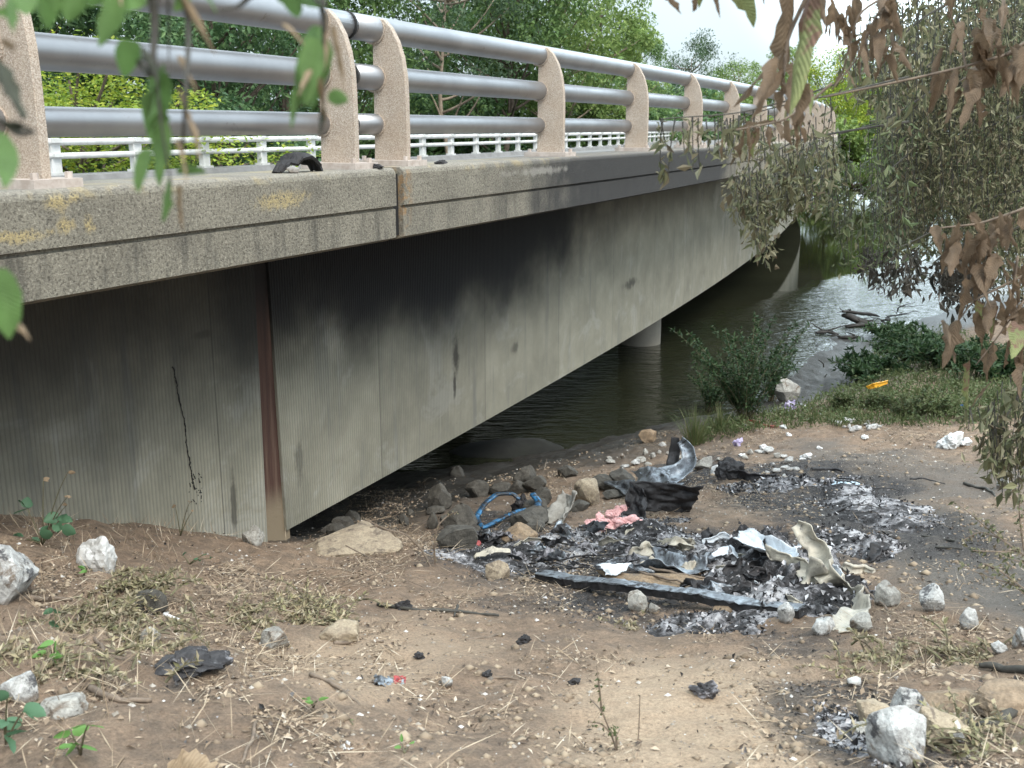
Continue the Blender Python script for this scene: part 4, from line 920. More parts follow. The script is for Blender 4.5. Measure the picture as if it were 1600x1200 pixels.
def strip(name, lab, cat, pts, wpx, mat, curl=.3, tilt=.5, noise=.03, th=.004, group=None, n=34, q=9, taper=.0, sub=None):
    """ribbon along picture points (x,y,up); tilt leans its width out of the picture plane"""
    P = np.array([pt(*p) for p in pts]); m_ = len(P); t_ = np.linspace(0, m_ - 1, n)
    c = np.stack([np.interp(t_, range(m_), P[:, j]) for j in range(3)], -1)
    for _ in range(3): c[1:-1] = (c[:-2] + 2 * c[1:-1] + c[2:]) / 4
    s_ = mpp(c.mean(0)); T = unit(np.gradient(c, axis=0)); view = unit(c.mean(0))
    W_ = unit(np.cross(T, view)); O_ = np.cross(T, W_)
    wd = unit(W_ + O_ * tilt) ; nr = np.cross(T, wd)
    ww = np.interp(np.linspace(0, 1, n), np.linspace(0, 1, len(wpx)), wpx) * s_ if hasattr(wpx, '__len__') else np.full(n, wpx * s_)
    e = np.linspace(-1, 1, q)
    Pn = c[:, None] + wd[:, None] * (e[None, :, None] * ww[:, None, None] / 2) + nr[:, None] * (curl * (e[None, :, None] ** 2) * ww[:, None, None] / 2)
    sd = rng.uniform(0, 90); k = Pn / max(.05, ww.mean()) * 1.1 + sd
    Pn = Pn + noise * np.stack([fbm(k, 3), fbm(k + 31, 3), fbm(k + 57, 3)], -1) * ww.mean() * 8
    rag = 1 + .10 * fbm(np.c_[np.linspace(0, 8, n), np.zeros(n) + sd, np.zeros(n)], 3)
    m = MB(); m.grid(Pn); o = m.build(name, mat, origin=P[0], smooth=True); solid(o, th)
    return tag(o, lab, cat, group) if lab else o
def quad(name, lab, cat, cs, mat, noise=.02, th=.004, bulge=0.0, n=26, group=None):
    P = [pt(*c) for c in cs]; u, v = np.meshgrid(np.linspace(0, 1, n), np.linspace(0, 1, n)); u = u[..., None]; v = v[..., None]
    eu = u + .07 * fbm(n3(v[..., 0] * 5, u[..., 0] * 1.5, cs[0][0] % 17), 3)[..., None] * (np.abs(u - .5) * 2)
    ev = v + .07 * fbm(n3(u[..., 0] * 5, v[..., 0] * 1.5, cs[0][1] % 13), 3)[..., None] * (np.abs(v - .5) * 2)
    Q = P[0] * (1 - eu) * (1 - ev) + P[1] * eu * (1 - ev) + P[2] * eu * ev + P[3] * (1 - eu) * ev
    S_ = np.linalg.norm(P[2] - P[0]); nr = unit(np.cross(P[1] - P[0], P[3] - P[0]))
    Q = Q + nr * (bulge * S_ * np.sin(math.pi * u) * np.sin(math.pi * v)) + nr * (noise * fbm(n3(u[..., 0] * 4, v[..., 0] * 4, cs[0][0] % 29), 4)[..., None])
    m = MB(); m.grid(Q); o = m.build(name, mat, origin=P[3], smooth=True); solid(o, th); return tag(o, lab, cat, group)
def stick(name, lab, cat, pts, r, mat, group=None, wob=.01, sub=True):
    P = np.array([pt(*p) for p in pts]); m_ = len(P); n = 8 * (m_ - 1) + 1; t_ = np.linspace(0, m_ - 1, n)
    c = np.stack([np.interp(t_, range(m_), P[:, j]) for j in range(3)], -1)
    for _ in range(2): c[1:-1] = (c[:-2] + 2 * c[1:-1] + c[2:]) / 4
    c += wob * np.stack([fbm(c * 9 + k, 3) for k in (3, 40, 77)], -1); c[:, 2] += r * .6
    rr = r * np.linspace(1, .55, n) * (1 + .18 * fbm(c * 20, 2))
    m = MB(); m.tube(c, rr, 7); return tag(m.build(name, mat, origin=P[0], smooth=True), lab, cat, group)
# burnt beam (channel with pale scorched upper flange)
bm_ = thing('burnt_beam', 'long charred black beam with a pale scorched top edge lying in front of the ash heap', 'beam', pt(1030, 935))
a, b_ = pt(838, 905, 4), pt(1252, 962, 6); d_ = unit(b_ - a); sdv = unit(np.cross(d_, [0, 0, 1])); upv = np.cross(sdv, d_)
L_ = np.linalg.norm(b_ - a); ctr = (a + b_) / 2 + upv * .03
def bar(sec, nm, mt, l0=0.0, sd=0):
    m = MB(); n = 60; k = len(sec); tt_ = np.linspace(-1 + l0, 1 - l0, n); R_ = []
    for t_ in tt_:
        c_ = ctr + d_ * (t_ * L_ / 2) + upv * (.010 * vnoise(np.array([t_ * 3, 1, 0])) - .012 * t_ * t_) + sdv * .012 * vnoise(np.array([t_ * 2.4, 9, 0]))
        R_.append([c_ + sdv * (a_ + .003 * rng.normal()) + upv * (b2 + .0025 * rng.normal()) for a_, b2 in sec])
    R_ = np.array(R_); m.grid(np.concatenate([R_, R_[:, :1]], 1)); m.f.append(np.array([list(range(k))])); m.f.append(np.array([list(range((n - 1) * (k + 1), (n - 1) * (k + 1) + k))[::-1]]))
    return m.build(nm, mt, bm_)
bar([(-.012, -.035), (.012, -.035), (.012, .012), (-.012, .012)], 'web_plate', MH_K); bar([(-.075, -.035), (-.014, -.035), (-.014, -.026), (-.075, -.026)], 'bottom_flange', MH_K)
bar([(-.080, .013), (.016, .013), (.016, .020), (-.04, .026), (-.080, .019)], 'top_flange', MH_M, .004)
quad('metal_sheet', 'wavy charred metal sheet lying behind the burnt beam', 'metal sheet', [(1020, 862, 18), (1108, 878, 18), (1104, 896, 14), (990, 884, 14)], MH_M, .05, .004, .1)
quad('plastic_sheet', 'pale blue-white scrap of sheet hanging over the left part of the burnt beam', 'plastic sheet', [(934, 880, 20), (985, 882, 20), (972, 896, 16), (948, 898, 16)], MH_W, .015)
quad('wooden_board', 'brown scorched board lying under the wavy metal sheet', 'board', [(940, 892, 6), (1100, 902, 6), (1100, 920, 0), (960, 912, 0)], MS_O, .015, .01)
for k, (p, lab) in enumerate((([(1000, 896, 10), (1095, 916, 6)], 'long scorched slat between the beam and the wavy metal sheet'), ([(1015, 889, 12), (1104, 906, 8)], 'scorched slat directly under the wavy metal sheet'), ([(1040, 908, 6), (1100, 920, 4)], 'short scorched slat close to the burnt beam'))):
    stick('slat', lab, 'slat', p, .011, MTWIG, 'scorched slats')
# right heap sheets
quad('plastic_sheet', 'scorched white plastic sheet with black specks on top of the ash heap', 'plastic sheet', [(1144, 842, 44), (1166, 824, 56), (1250, 856, 56), (1238, 874, 48)], MH_W, .03, .006, .14)
strip('plastic_strip', 'upright cream plastic strip twisting up from the ash heap', 'plastic strip', [(1243, 818, 100), (1258, 834, 88), (1276, 850, 76), (1284, 876, 54), (1296, 900, 34), (1312, 918, 16)], [16, 26, 26, 34, 38, 30], MH_T, .5, .4, .025, .006)
strip('plastic_strip', 'curled grey-cream plastic rim right of the ash heap, bent like a hook', 'plastic strip', [(1318, 914, 14), (1340, 928, 10), (1346, 950, 10), (1330, 972, 6), (1304, 984, 4)], [22, 26, 36, 46, 34], MH_T, .35, .9, .03, .006)
strip('plastic_strip', 'melted cream crust draped down the right side of the ash heap', 'plastic strip', [(1205, 864, 54), (1236, 874, 52), (1256, 888, 44), (1278, 905, 30), (1300, 915, 14)], [14, 28, 34, 34, 20], MH_T, .3, .3, .05, .006)
strip('plastic_strip', 'pale blue-white torn flap at the foot of the upright cream strip', 'plastic strip', [(1288, 880, 26), (1306, 892, 18), (1312, 905, 12), (1296, 912, 8)], [10, 18, 18, 16], MH_W, .4, .5, .03, .005)
strip('wood_piece', 'short forked cream coloured stick right of the ash heap', 'stick', [(1318, 882, 8), (1332, 890, 6), (1350, 888, 5), (1366, 894, 2)], [8, 16, 12, 5], MH_T, .6, .3, .02, .02)
stick('stick', 'straight pale stick leaning out from under the curled plastic rim', 'stick', [(1345, 916, 14), (1366, 934, 8), (1388, 958, 1)], .010, MTWIG)
strip('charred_piece', 'black curled charred piece with a pale tip on the grey path', 'charred piece', [(1384, 850, 8), (1370, 860, 10), (1362, 872, 6), (1354, 878, 2)], [12, 18, 14, 8], MH_K, .6, .5, .04, .01)
quad('plastic_sheet', 'pale blue plastic sheet lying flat on the burnt ground', 'plastic sheet', [(1302, 752, 2), (1336, 752, 2), (1348, 761, 0), (1300, 762, 1)], MH_LB, .02)
# car-like body scraps and cloth under the bridge
strip('metal_strip', 'upright curved charred metal strip with a pale edge', 'metal strip', [(1064, 686, 66), (1078, 700, 54), (1078, 722, 34), (1062, 738, 20), (1036, 752, 12), (1010, 762, 8)], [14, 20, 24, 28, 40, 44], MH_M, .5, .35, .012, .006)
strip('metal_strip', 'dark upright strip just behind the curved charred metal strip', 'metal strip', [(1056, 684, 60), (1054, 706, 42), (1052, 728, 22)], [14, 20, 22], MH_K, .3, .4, .012, .006)
quad('charred_plate', 'large black charred panel standing on edge', 'panel', [(990, 750, 52), (1104, 762, 40), (1076, 800, 2), (1006, 800, 6)], MH_K, .05, .008, .12)
quad('charred_plate', 'folded black flap leaning on the left end of the charred panel', 'panel', [(985, 752, 50), (1006, 762, 44), (1010, 812, 2), (974, 806, 4)], MH_K, .05, .008, .1)
quad('metal_sheet', 'dark bowed metal sheet resting on top of the charred panel', 'metal sheet', [(990, 738, 26), (1050, 734, 30), (1046, 754, 20), (998, 756, 20)], MH_M, .03, .005, -.12)
quad('metal_flap', 'blue-grey bare metal flap sticking out left of the charred panel', 'metal flap', [(938, 752, 18), (992, 748, 22), (980, 776, 6), (962, 762, 10)], MH_M, .02, .005, .08)
quad('metal_scrap', 'small pale metal scrap tucked behind the charred panel', 'metal scrap', [(1040, 752, 14), (1068, 754, 12), (1066, 764, 8), (1036, 762, 8)], MH_M, .01)
quad('grey_cloth', 'stiff grey cloth draped over a rock beside the blue plastic frame', 'cloth', [(878, 762, 40), (902, 772, 34), (880, 822, 2), (842, 818, 4)], MH_G, .05, .006, .16)
fr_ = thing('bent_plastic_hoop', 'bent blue plastic frame lying on the rocks under the bridge', 'plastic frame', pt(790, 818))
def ptube(pts, r, mat, nm, par):
    P = np.array([pt(*p) for p in pts]); k = len(P); t_ = np.linspace(0, k - 1, 6 * k); c = np.stack([np.interp(t_, range(k), P[:, j]) for j in range(3)], -1)
    for _ in range(3): c[1:-1] = (c[:-2] + 2 * c[1:-1] + c[2:]) / 4
    m = MB(); m.tube(c, r, 8, flat=.6); return m.build(nm, mat, par, smooth=True)
ptube([(744, 808, 14), (758, 786, 30), (776, 772, 40), (800, 771, 38), (812, 780, 30)], .030, MH_B, 'upper_rail', fr_)
ptube([(744, 808, 14), (754, 826, 4), (776, 814, 8), (804, 800, 14), (822, 796, 16)], .028, MH_B, 'lower_rail', fr_)
ptube([(832, 772, 34), (842, 784, 26), (838, 800, 14), (812, 800, 12)], .036, MH_B, 'end_bracket', fr_)
stone('charred_lump', 'black tangled lump inside the end of the blue plastic frame', 'charred lump', 815, 790, 34, 28, MH_K, rough=.35)
for k in range(7):
    x, y = [(926, 820), (940, 816), (958, 806), (972, 800), (984, 816), (966, 820), (948, 826)][k]
    stone('foam_scrap', 'torn pink foam scrap in the small heap beside the charred panel', 'foam scrap', x, y, rng.uniform(26, 40), rng.uniform(12, 20), MH_P, 'pink foam scraps', rough=.35, seed=400 + k, sink=.05)
stone('charred_lump', 'black charred lump with a white tip near the grass tuft', 'charred lump', 1136, 734, 50, 28, MH_K, rough=.3)
strip('charred_piece', 'black flattened charred strip stretching right of the charred lump', 'charred piece', [(1140, 744, 4), (1175, 746, 4), (1212, 744, 2)], [26, 18, 8], MH_K, .3, .9, .03, .01)
stone('foam_scrap', 'small white scrap on the left end of the black charred lump', 'foam scrap', 1116, 736, 14, 14, MPLAS)
stick('burnt_stick', 'thin black burnt stick lying across the dirt behind the ash heap', 'stick', [(1268, 736), (1300, 734), (1320, 738)], .02, MH_K)
stick('burnt_stick', 'black burnt stick at the edge of the grey path', 'stick', [(1296, 806), (1320, 796), (1345, 790), (1370, 780)], .014, MH_K)
stick('dead_branch', 'forked dead branch lying on the grey path at right', 'branch', [(1506, 758), (1536, 764), (1550, 772), (1560, 784)], .014, MTWD)
stick('dead_branch', 'long thin dark stick lying flat across the grey path', 'branch', [(1440, 838), (1490, 846), (1520, 852)], .010, MTWD)
stick('dead_branch', 'short dark stick on the path below the long thin one', 'branch', [(1460, 858), (1500, 860)], .009, MTWD)
stick('dead_branch', 'thick dead branch beside the sandstone lump at the right edge', 'branch', [(1612, 1100), (1570, 1128), (1530, 1142), (1508, 1138)], .026, MTWD)
stick('dead_branch', 'grey weathered branch above the sandstone lump', 'branch', [(1610, 1054), (1560, 1050), (1530, 1046)], .022, MTWD)
# small rubbish
stone('plastic_bag', 'white plastic bag lying on the dirt at right below the weeds', 'plastic bag', 1484, 690, 36, 22, MPLAS, rough=.3)
stone('plastic_bag', 'small white plastic scrap trailing right of the white bag', 'plastic bag', 1508, 692, 22, 10, MPLAS, rough=.3)
stone('plastic_bag', 'crumpled white bag with an orange stain among the withered weeds at left', 'plastic bag', 154, 868, 60, 46, MH_W2, rough=.28, cuts=5)
quad('orange_peel', 'small orange scrap stuck to the crumpled white bag', 'scrap', [(160, 854, 26), (174, 856, 26), (172, 876, 14), (160, 872, 14)], simple('orange_scrap', (.42, .18, .05), (.3, .12, .04), 30, .7), .006)
stone('stone', 'pale grey stone at the left edge in the lower foreground', 'stone', 34, 1078, 52, 32, MS_W)
stone('stone', 'flat whitish stone slab just right of the pale grey stone at the left edge', 'stone', 98, 1108, 70, 22, MS_G)
stick('plastic_stick', 'short white plastic stick on the dirt in the left foreground', 'plastic stick', [(256, 962), (284, 974)], .011, MPLAS, wob=0)
stone('charred_lump', 'flaky black charred lump with grey ash lying on the left slope', 'charred lump', 302, 1034, 114, 26, MASHB, rough=.42, cuts=5, sink=.5)
quad('foil_wrapper', 'crumpled foil wrapper with a dark red end', 'wrapper', [(584, 1060, 4), (634, 1058, 4), (632, 1074, 0), (588, 1074, 0)], MH_M, .02, .002)
quad('foil_wrapper', 'small dark red flap on the foil wrapper', 'wrapper', [(614, 1058, 6), (634, 1057, 6), (634, 1068, 3), (616, 1068, 3)], MH_R, .006, .002)
quad('paper_scrap', 'pale folded paper scrap at the bottom left of the dirt', 'paper', [(532, 1158, 6), (544, 1160, 4), (552, 1176, 0), (536, 1178, 0)], MPLAS, .01, .002)
stone('feather_clump', 'dark feathery clump with a white tuft on the trampled dirt', 'clump', 1104, 1078, 46, 20, MH_C, rough=.45, cuts=3)
for x, y, w_, lab in ((656, 1026, 20, 'small burnt crumb on the dirt left of centre'), (762, 1056, 18, 'small burnt crumb near the middle of the dirt'), (896, 1066, 22, 'black burnt crumb just above the bare sapling'), (630, 946, 30, 'small flaky burnt scrap beside the brown stick'), (820, 1000, 26, 'burnt crumb below the left end of the beam')):
    stone('burnt_crumb', lab, 'burnt crumb', x, y, w_, w_ * .5, MH_K, rough=.4)
strip('plastic_piece', 'bright yellow-orange plastic piece lying in the green weeds', 'plastic piece', [(1354, 606, 16), (1368, 602, 17), (1386, 597, 18)], [6, 8, 6], MH_Y, .3, .5, .01, .01)
stick('plastic_pole', 'bright blue plastic stick in the weeds under the hanging dead leaves', 'plastic stick', [(1472, 640, 2), (1492, 636, 3), (1510, 634, 3)], .018, MH_BL, wob=.004)
strip('plastic_piece', 'dark red plastic piece at the edge of the shore grass', 'plastic piece', [(1166, 658, 2), (1182, 661, 2), (1192, 664, 1)], [6, 8, 6], MH_R, .3, .6, .01, .01)
strip('plastic_piece', 'faded red plastic piece right of the dark red one', 'plastic piece', [(1192, 665, 2), (1206, 667, 2), (1216, 667, 1)], [5, 6, 5], simple('faded_red', (.42, .12, .10), (.3, .1, .08), 10, .5), .3, .6, .01, .01)
stone('wrapper', 'small crumpled purple wrapper on the dirt behind the black charred lump', 'wrapper', 1152, 692, 18, 12, MH_V, rough=.4)
strip('plastic_piece', 'white flat plastic scrap left of the red pieces', 'plastic piece', [(1150, 666, 1), (1162, 665, 1), (1172, 667, 1)], [6, 8, 5], MPLAS, .2, .8, .01, .004)
stick('plastic_pole', 'white plastic strip by the water next to the pale rock', 'plastic stick', [(1246, 632, 3), (1258, 636, 2), (1268, 640, 1)], .022, MPLAS)
stone('wrapper', 'small blue and white wrapper beside the pale rock at the water', 'wrapper', 1236, 636, 22, 16, MH_V, rough=.4)
stone('red_scrap', 'small red scrap among the rocks by the ash heap', 'scrap', 746, 850, 16, 9, MH_R)
for i, (x, y, w_) in enumerate(((1232, 680, 9), (1194, 700, 16), (1260, 714, 20), (1350, 684, 12), (1280, 700, 10), (1225, 668, 12), (1160, 712, 12))):
    stone('paper_scrap', 'tiny white paper scrap on the bare dirt between the weeds and the burnt ground', 'paper', x, y, w_, w_ * .45, MPLAS, 'tiny paper scraps on the dirt', rough=.35, seed=500 + i)
# driftwood and the sunken mound
def log(lab, pts, r, cat='driftwood', zoff=0.0, mat=None, group='driftwood in the shallow water'):
    P = np.array([atZ(x, y, WATER + zoff + h) for x, y, h in pts]); k = len(P); t_ = np.linspace(0, k - 1, 8 * k); c = np.stack([np.interp(t_, range(k), P[:, j]) for j in range(3)], -1)
    c += .03 * np.stack([fbm(c * 3 + q, 3) for q in (1, 30, 60)], -1); rr = r * np.interp(np.linspace(0, 1, len(c)), [0, .2, .8, 1], [.6, 1, .9, .35]) * (1 + .25 * fbm(c * 5, 3))
    m = MB(); rr *= .72; m.tube(c, rr, 10, flat=.7)
    for i in range(3):
        k0 = c[rng.integers(4, len(c) - 4)]; e = k0 + np.array([rng.normal(0, .3), rng.normal(0, .2), abs(rng.normal(.02, .12))]); m.tube(np.linspace(k0, e, 5) + .02 * rng.normal(size=(5, 3)), np.linspace(r * .3, .006, 5), 5)
    return tag(m.build('driftwood', mat or MWETW, origin=P[0], smooth=True), lab, cat, group)
log('broad dark driftwood stump heap in the bright rippled water', [(1316, 492, .2), (1338, 500, .12), (1364, 509, .0)], .14)
log('long driftwood trunk lying across the stump in the bright water', [(1316, 487, .30), (1345, 489, .22), (1374, 494, .05)], .09)
log('driftwood log in front of the stump at the water line', [(1322, 510, .02), (1340, 508, .05), (1360, 508, .02)], .09)
log('thin floating stick right of the driftwood stump', [(1384, 496, .03), (1402, 492, .05), (1420, 490, .06)], .035)
log('crooked thin stick rising from the water at the far right', [(1400, 488, .1), (1406, 480, .3), (1416, 476, .35)], .025)
log('small dark driftwood lump floating between the stump and the thin stick', [(1378, 500, .02), (1386, 500, .06), (1392, 500, .02)], .05)
log('driftwood log lying on the mud below the bright water', [(1276, 521, .02), (1295, 519, .05), (1312, 522, .02)], .08)
log('second driftwood log on the mud right of the first one', [(1310, 528, .02), (1330, 527, .06), (1352, 526, .02)], .09)
log('dark driftwood log on the mud beside the dark bushes', [(1272, 580, .02), (1292, 577, .05), (1312, 576, .02)], .06)
log('low driftwood branch on the wet shore above the pale rock', [(1258, 598, .02), (1290, 592, .04), (1306, 590, .02)], .04)
c0 = atZ(790, 704, WATER); v = ICO_V * [.80, .34, .17]; v[:, 2] *= (1 + .25 * v[:, 0] / .8); v = v * (1 + .10 * fbm(ICO_V * 1.6, 3)[:, None])
rz = .1; m = MB(); m.add(v @ np.array([[math.cos(rz), math.sin(rz), 0], [-math.sin(rz), math.cos(rz), 0], [0, 0, 1]]) + c0 + [0, 0, -.02], ICO_F)
tag(m.build('sunken_boat', simple('wet_dark_hull', (.016, .017, .014), (.009, .009, .008), 3, 1.0), origin=c0, smooth=True), 'long dark rounded hump half submerged in the water under the bridge', 'sunken hump').name = 'sunken_hump'
# burnt scraps on the bridge deck edge
ks = [(5.70, -.275), (5.73, -.235), (5.78, -.215), (5.83, -.20), (5.87, -.165), (5.93, -.155), (6.00, -.175), (6.06, -.205), (6.10, -.235), (6.13, -.278)]
Pn = np.zeros((len(ks), 9, 3))
for i, (s_, z_) in enumerate(ks):
    for jx, e in enumerate(np.linspace(-1, 1, 9)):
        hw = .035 + .075 * math.exp(-((i - 5) / 2.2) ** 2); Pn[i, jx] = BP(s_, .17 + e * hw, z_ - .03 * e * e * (1 if 2 < i < 8 else .2)) + .005 * rng.normal(size=3)
m = MB(); m.grid(Pn); o = tag(m.build('burnt_scrap', MH_K, origin=BP(6, .17, -.283)), 'black burnt arched scrap propped over a white stone on the deck edge', 'burnt scrap'); solid(o, .02)
sp_ = mpp(BP(6.05, .16, -.283)) / mpp(onG(464, 262))
o = stone('stone', 'small white stone under the black burnt scrap on the deck edge', 'stone', 440, 258, 20, 9, MS_W); o.location = np.array(BP(5.76, .09, -.283)); o.scale = (sp_, sp_, sp_)
for k, (s_, d_, lab) in enumerate(((6.72, .05, 'short black strip lying on the deck edge at the left paired post'), (7.75, .10, 'black flake lying on the deck edge right of the paired posts'))):
    o = stone('burnt_scrap', lab, 'burnt scrap', 480, 255, 26, 7, MH_K, rough=.3, seed=900 + k); o.location = np.array(BP(s_, d_, -.283)); o.scale = (sp_,) * 3
# ---- ash heaps
def flakemat(name, *tones):
    t = NT(name); r = t.n('NewGeometry').outputs['Random Per Island']; c = t.ramp(r, *tones); return t.fin(c, .9)
MFLK = flakemat('ash_flakes', (0, (.010, .010, .011)), (.42, (.035, .033, .035)), (.6, (.12, .115, .12)), (.85, (.36, .35, .365)), (1, (.62, .61, .62)))
t = NT('ash_crust'); P = t.co(); n1 = t.noise(P, 9, 8, .75, .8); n2 = t.noise(P, 34, 5, .75)
n0 = t.noise(P, 3.2, 3, .6)
c = t.ramp(t.math('ADD', n1, t.math('MULTIPLY', t.math('SUBTRACT', n0, .52), 1.1)), (.33, (.013, .012, .013)), (.45, (.05, .048, .05)), (.54, (.21, .205, .215)), (.68, (.50, .49, .50)))
c = t.mix(t.smooth(n2, .5, .65), c, (.03, .028, .028)); MASH = t.fin(c, .95, t.math('ADD', n1, t.math('MULTIPLY', n2, .5)), 1.0, .03)
def heap(lab, x, y, rx, ry, H, nfl, fs=(.02, .07), rid=1.0):
    c0 = onG(x, y); a = onG(x + rx, y); s_ = abs(a[0] - c0[0]); b1, b2 = onG(x, y + ry), onG(x, y - ry); sy = abs(b2[1] - b1[1]) / 2
    n = 120; u, v = np.meshgrid(np.linspace(-1.1, 1.1, n), np.linspace(-1.1, 1.1, n)); X_ = c0[0] + u * s_; Y_ = (b1[1] + b2[1]) / 2 + v * sy
    q = np.hypot(u, v) + .3 * fbm(n3(X_ * 3, Y_ * 3, x), 3)
    env = np.clip(1.05 - q, 0, 1) ** .8
    rg = 1 - np.abs(fbm(n3(X_ * 5, Y_ * 5, y), 4, .45)); bl = fbm(n3(X_ * 4, Y_ * 4, 3), 3)
    hgt = env * H * (.35 + .65 * rid * np.clip(rg, 0, 1) ** 2 + .35 * bl)
    Z_ = G(X_, Y_) + hgt - .012 * (env < .02) - .004
    m = MB(); m.grid(np.stack([X_, Y_, Z_], -1))
    k = rng.integers(0, n * n, nfl); e_ = env.ravel()[k] > .03; k = k[e_]; pp = np.stack([X_.ravel()[k], Y_.ravel()[k], Z_.ravel()[k]], -1); nf_ = len(k)
    o = m.build('ash_heap', MASH, smooth=True); tag(o, lab, 'ash heap', None, 'stuff')
    m2 = MB(); leaves(m2, pp, rng.normal(0, 1, (nf_, 3)) * [1, 1, .6] + [0, 0, .15], rng.uniform(*fs, nf_), rng.uniform(fs[0], fs[1] * .7, nf_), .5)
    f_ = m2.build('ash_flakes', MFLK, o); return o
heap('low black and grey ash heap left of the burnt beam', 800, 868, 140, 36, .08, 1500, (.01, .035))
heap('grey ash heap in the middle below the pink foam', 985, 848, 110, 34, .11, 1500, (.01, .04))
heap('large crusted grey ash heap at the right end of the burnt beam', 1196, 905, 125, 60, .27, 2200, (.012, .05))
heap('strip of dark ash and white flakes along the grey path', 1370, 790, 80, 44, .05, 900, (.01, .045))
heap('thin grey ash smear right of the black charred lump', 1235, 756, 110, 14, .05, 500)
heap('ash and melted bits along the front of the burnt beam', 1130, 972, 130, 20, .08, 700, (.01, .04))
heap('dark ash patch left of the bottom right stones', 1325, 1150, 50, 60, .04, 700, (.01, .035))
heap('dark ash smear on the shaded dirt right of the ash heap', 1340, 850, 60, 30, .05, 500, (.015, .05))

# charred scraps tangled through the ash heap
HP = [(690, 845), (760, 838), (850, 842), (900, 828), (960, 822), (1040, 838), (1080, 862), (1130, 858), (1160, 868), (1240, 900), (1262, 925), (1290, 950), (1230, 940), (1150, 945), (1110, 915), (1080, 898), (960, 895), (900, 898), (850, 892), (760, 878)]
SCL = ['twisted black charred scrap tangled in the ash heap', 'grey ash-crusted scrap tangled in the ash heap', 'dull bare metal scrap tangled in the ash heap', 'scorched whitish scrap tangled in the ash heap', 'flaky charcoal-like scrap tangled in the ash heap', 'scorched cream plastic scrap tangled in the ash heap']
SCG = ['black charred scraps in the ash', 'grey crusted scraps in the ash', 'metal scraps in the ash', 'whitish scraps in the ash', 'flaky charcoal scraps in the ash', 'cream plastic scraps in the ash']
MSC = [MH_K, MH_C, MH_M, MH_W, MASHB, MH_T]
for i in range(92):
    if i % 3: q = scat(1, HP)[0]
    else: q = np.array([rng.normal(1195, 45), rng.normal(900, 24)])
    L = rng.uniform(16, 60); a = rng.uniform(-.6, .6) + (math.pi if rng.random() < .5 else 0); u0 = rng.uniform(6, 26) * (1.5 if i % 3 == 0 else 1)
    x1, y1 = q[0] + L * math.cos(a), q[1] + .45 * L * math.sin(a)
    pts = [(q[0], q[1] - u0 * .5, u0 * rng.uniform(.3, 1)), ((q[0] + x1) / 2 + rng.normal(0, 4), (q[1] + y1) / 2 - u0 * .7 + rng.normal(0, 4), u0), (x1, y1 - u0 * .3, u0 * rng.uniform(.1, .8))]
    strip('charred_scrap', SCL[i % 6], 'charred scrap', pts, [rng.uniform(3, 9), rng.uniform(7, 22), rng.uniform(2, 9)], MSC[i % 6], rng.uniform(.2, 1.0), rng.uniform(-1, 1.2), rng.uniform(.03, .08), .004, SCG[i % 6], 18, 7)
for i in range(24):
    q = scat(1, HP)[0] if i < 18 else np.array([rng.uniform(1300, 1430), rng.uniform(755, 830)]); L = rng.uniform(40, 120) * (1 if i < 18 else .5); a = rng.normal(.12, .3)
    stick('burnt_rod', 'thin black burnt rod sticking out of the ash', 'rod', [(q[0], q[1] - 6, 8), (q[0] + L * .5, q[1] + L * .5 * math.sin(a) * .5 - 8, 10), (q[0] + L, q[1] + L * math.sin(a) * .5 - 2, 4)], rng.uniform(.004, .009), MH_K if i % 3 else MTWD, 'thin burnt rods in the ash')
# ------------------------------------------------------------------ ground litter
MLIT = flakemat('dry_litter', (0, (.045, .034, .027)), (.3, (.12, .085, .06)), (.6, (.26, .195, .135)), (.93, (.40, .32, .235)), (1, (.50, .44, .37)))
MSTRAW = flakemat('dry_straw', (0, (.16, .12, .08)), (.4, (.29, .22, .15)), (.8, (.42, .345, .25)), (1, (.50, .44, .35)))
MPEB = flakemat('pebble_mix', (0, (.12, .10, .085)), (.4, (.22, .19, .155)), (.75, (.33, .30, .26)), (1, (.58, .57, .55)))
MCHR = flakemat('char_crumbs', (0, (.012, .011, .011)), (.6, (.05, .045, .043)), (.9, (.15, .14, .14)), (1, (.42, .41, .41)))
def gpts(n, fn):
    out = []
    tot = 0
    while tot < n:
        X_ = rng.uniform(-4.2, 5.6, 20000); Y_ = 2.3 + (14.5 - 2.3) * rng.random(20000) ** 1.35; Z_ = G(X_, Y_)
        q = np.stack([X_, Y_, Z_], -1); a, b_ = proj(q)
        prp = NN[0] * X_ + NN[1] * Y_
        ok = (a > -40) & (a < 1640) & (b_ > 600) & (b_ < 1230) & (Z_ > -4.3) & ~((prp < DE - 1.36) & (U[0] * X_ + U[1] * Y_ < 7.2))
        ok &= rng.random(20000) < fn(a, b_)
        out.append(q[ok]); tot += ok.sum()
    return np.concatenate(out)[:n]
def samp(A, p):
    i = np.clip(np.searchsorted(GX, p[:, 0]), 0, len(GX) - 1); j = np.clip(np.searchsorted(GY, p[:, 1]), 0, len(GY) - 1); return A[j, i]
def wl(a, b_):
    w_ = .35 + .65 * np.clip((700 - a) / 500, 0, 1) + .35 * np.clip((1000 - b_) / 200, 0, 1) * (b_ > 820) + .8 * np.clip((a - 1300) / 150, 0, 1) * (b_ > 990)
    w_ = np.where((a > 820) & (a < 1280) & (b_ > 1040), .22, w_); w_ = np.where((a > 1280) & (b_ < 960) & (b_ > 690), .14, w_)
    w_ *= np.clip(.30 + 2.0 * vnoise(np.stack([a / 85, b_ / 45, a * 0], -1)), .05, 1.6)
    return np.clip(w_, 0, 1)
p = gpts(24000, wl); n = len(p)
m = MB(); leaves(m, p + [0, 0, .006], rng.normal(0, 1, (n, 3)) * [1, 1, .22] + [0, 0, .1], .012 + .03 * rng.random(n) ** 2, .005 + .016 * rng.random(n) ** 2, .3, nr=np.tile([0, 0, 1.5], (n, 1)))
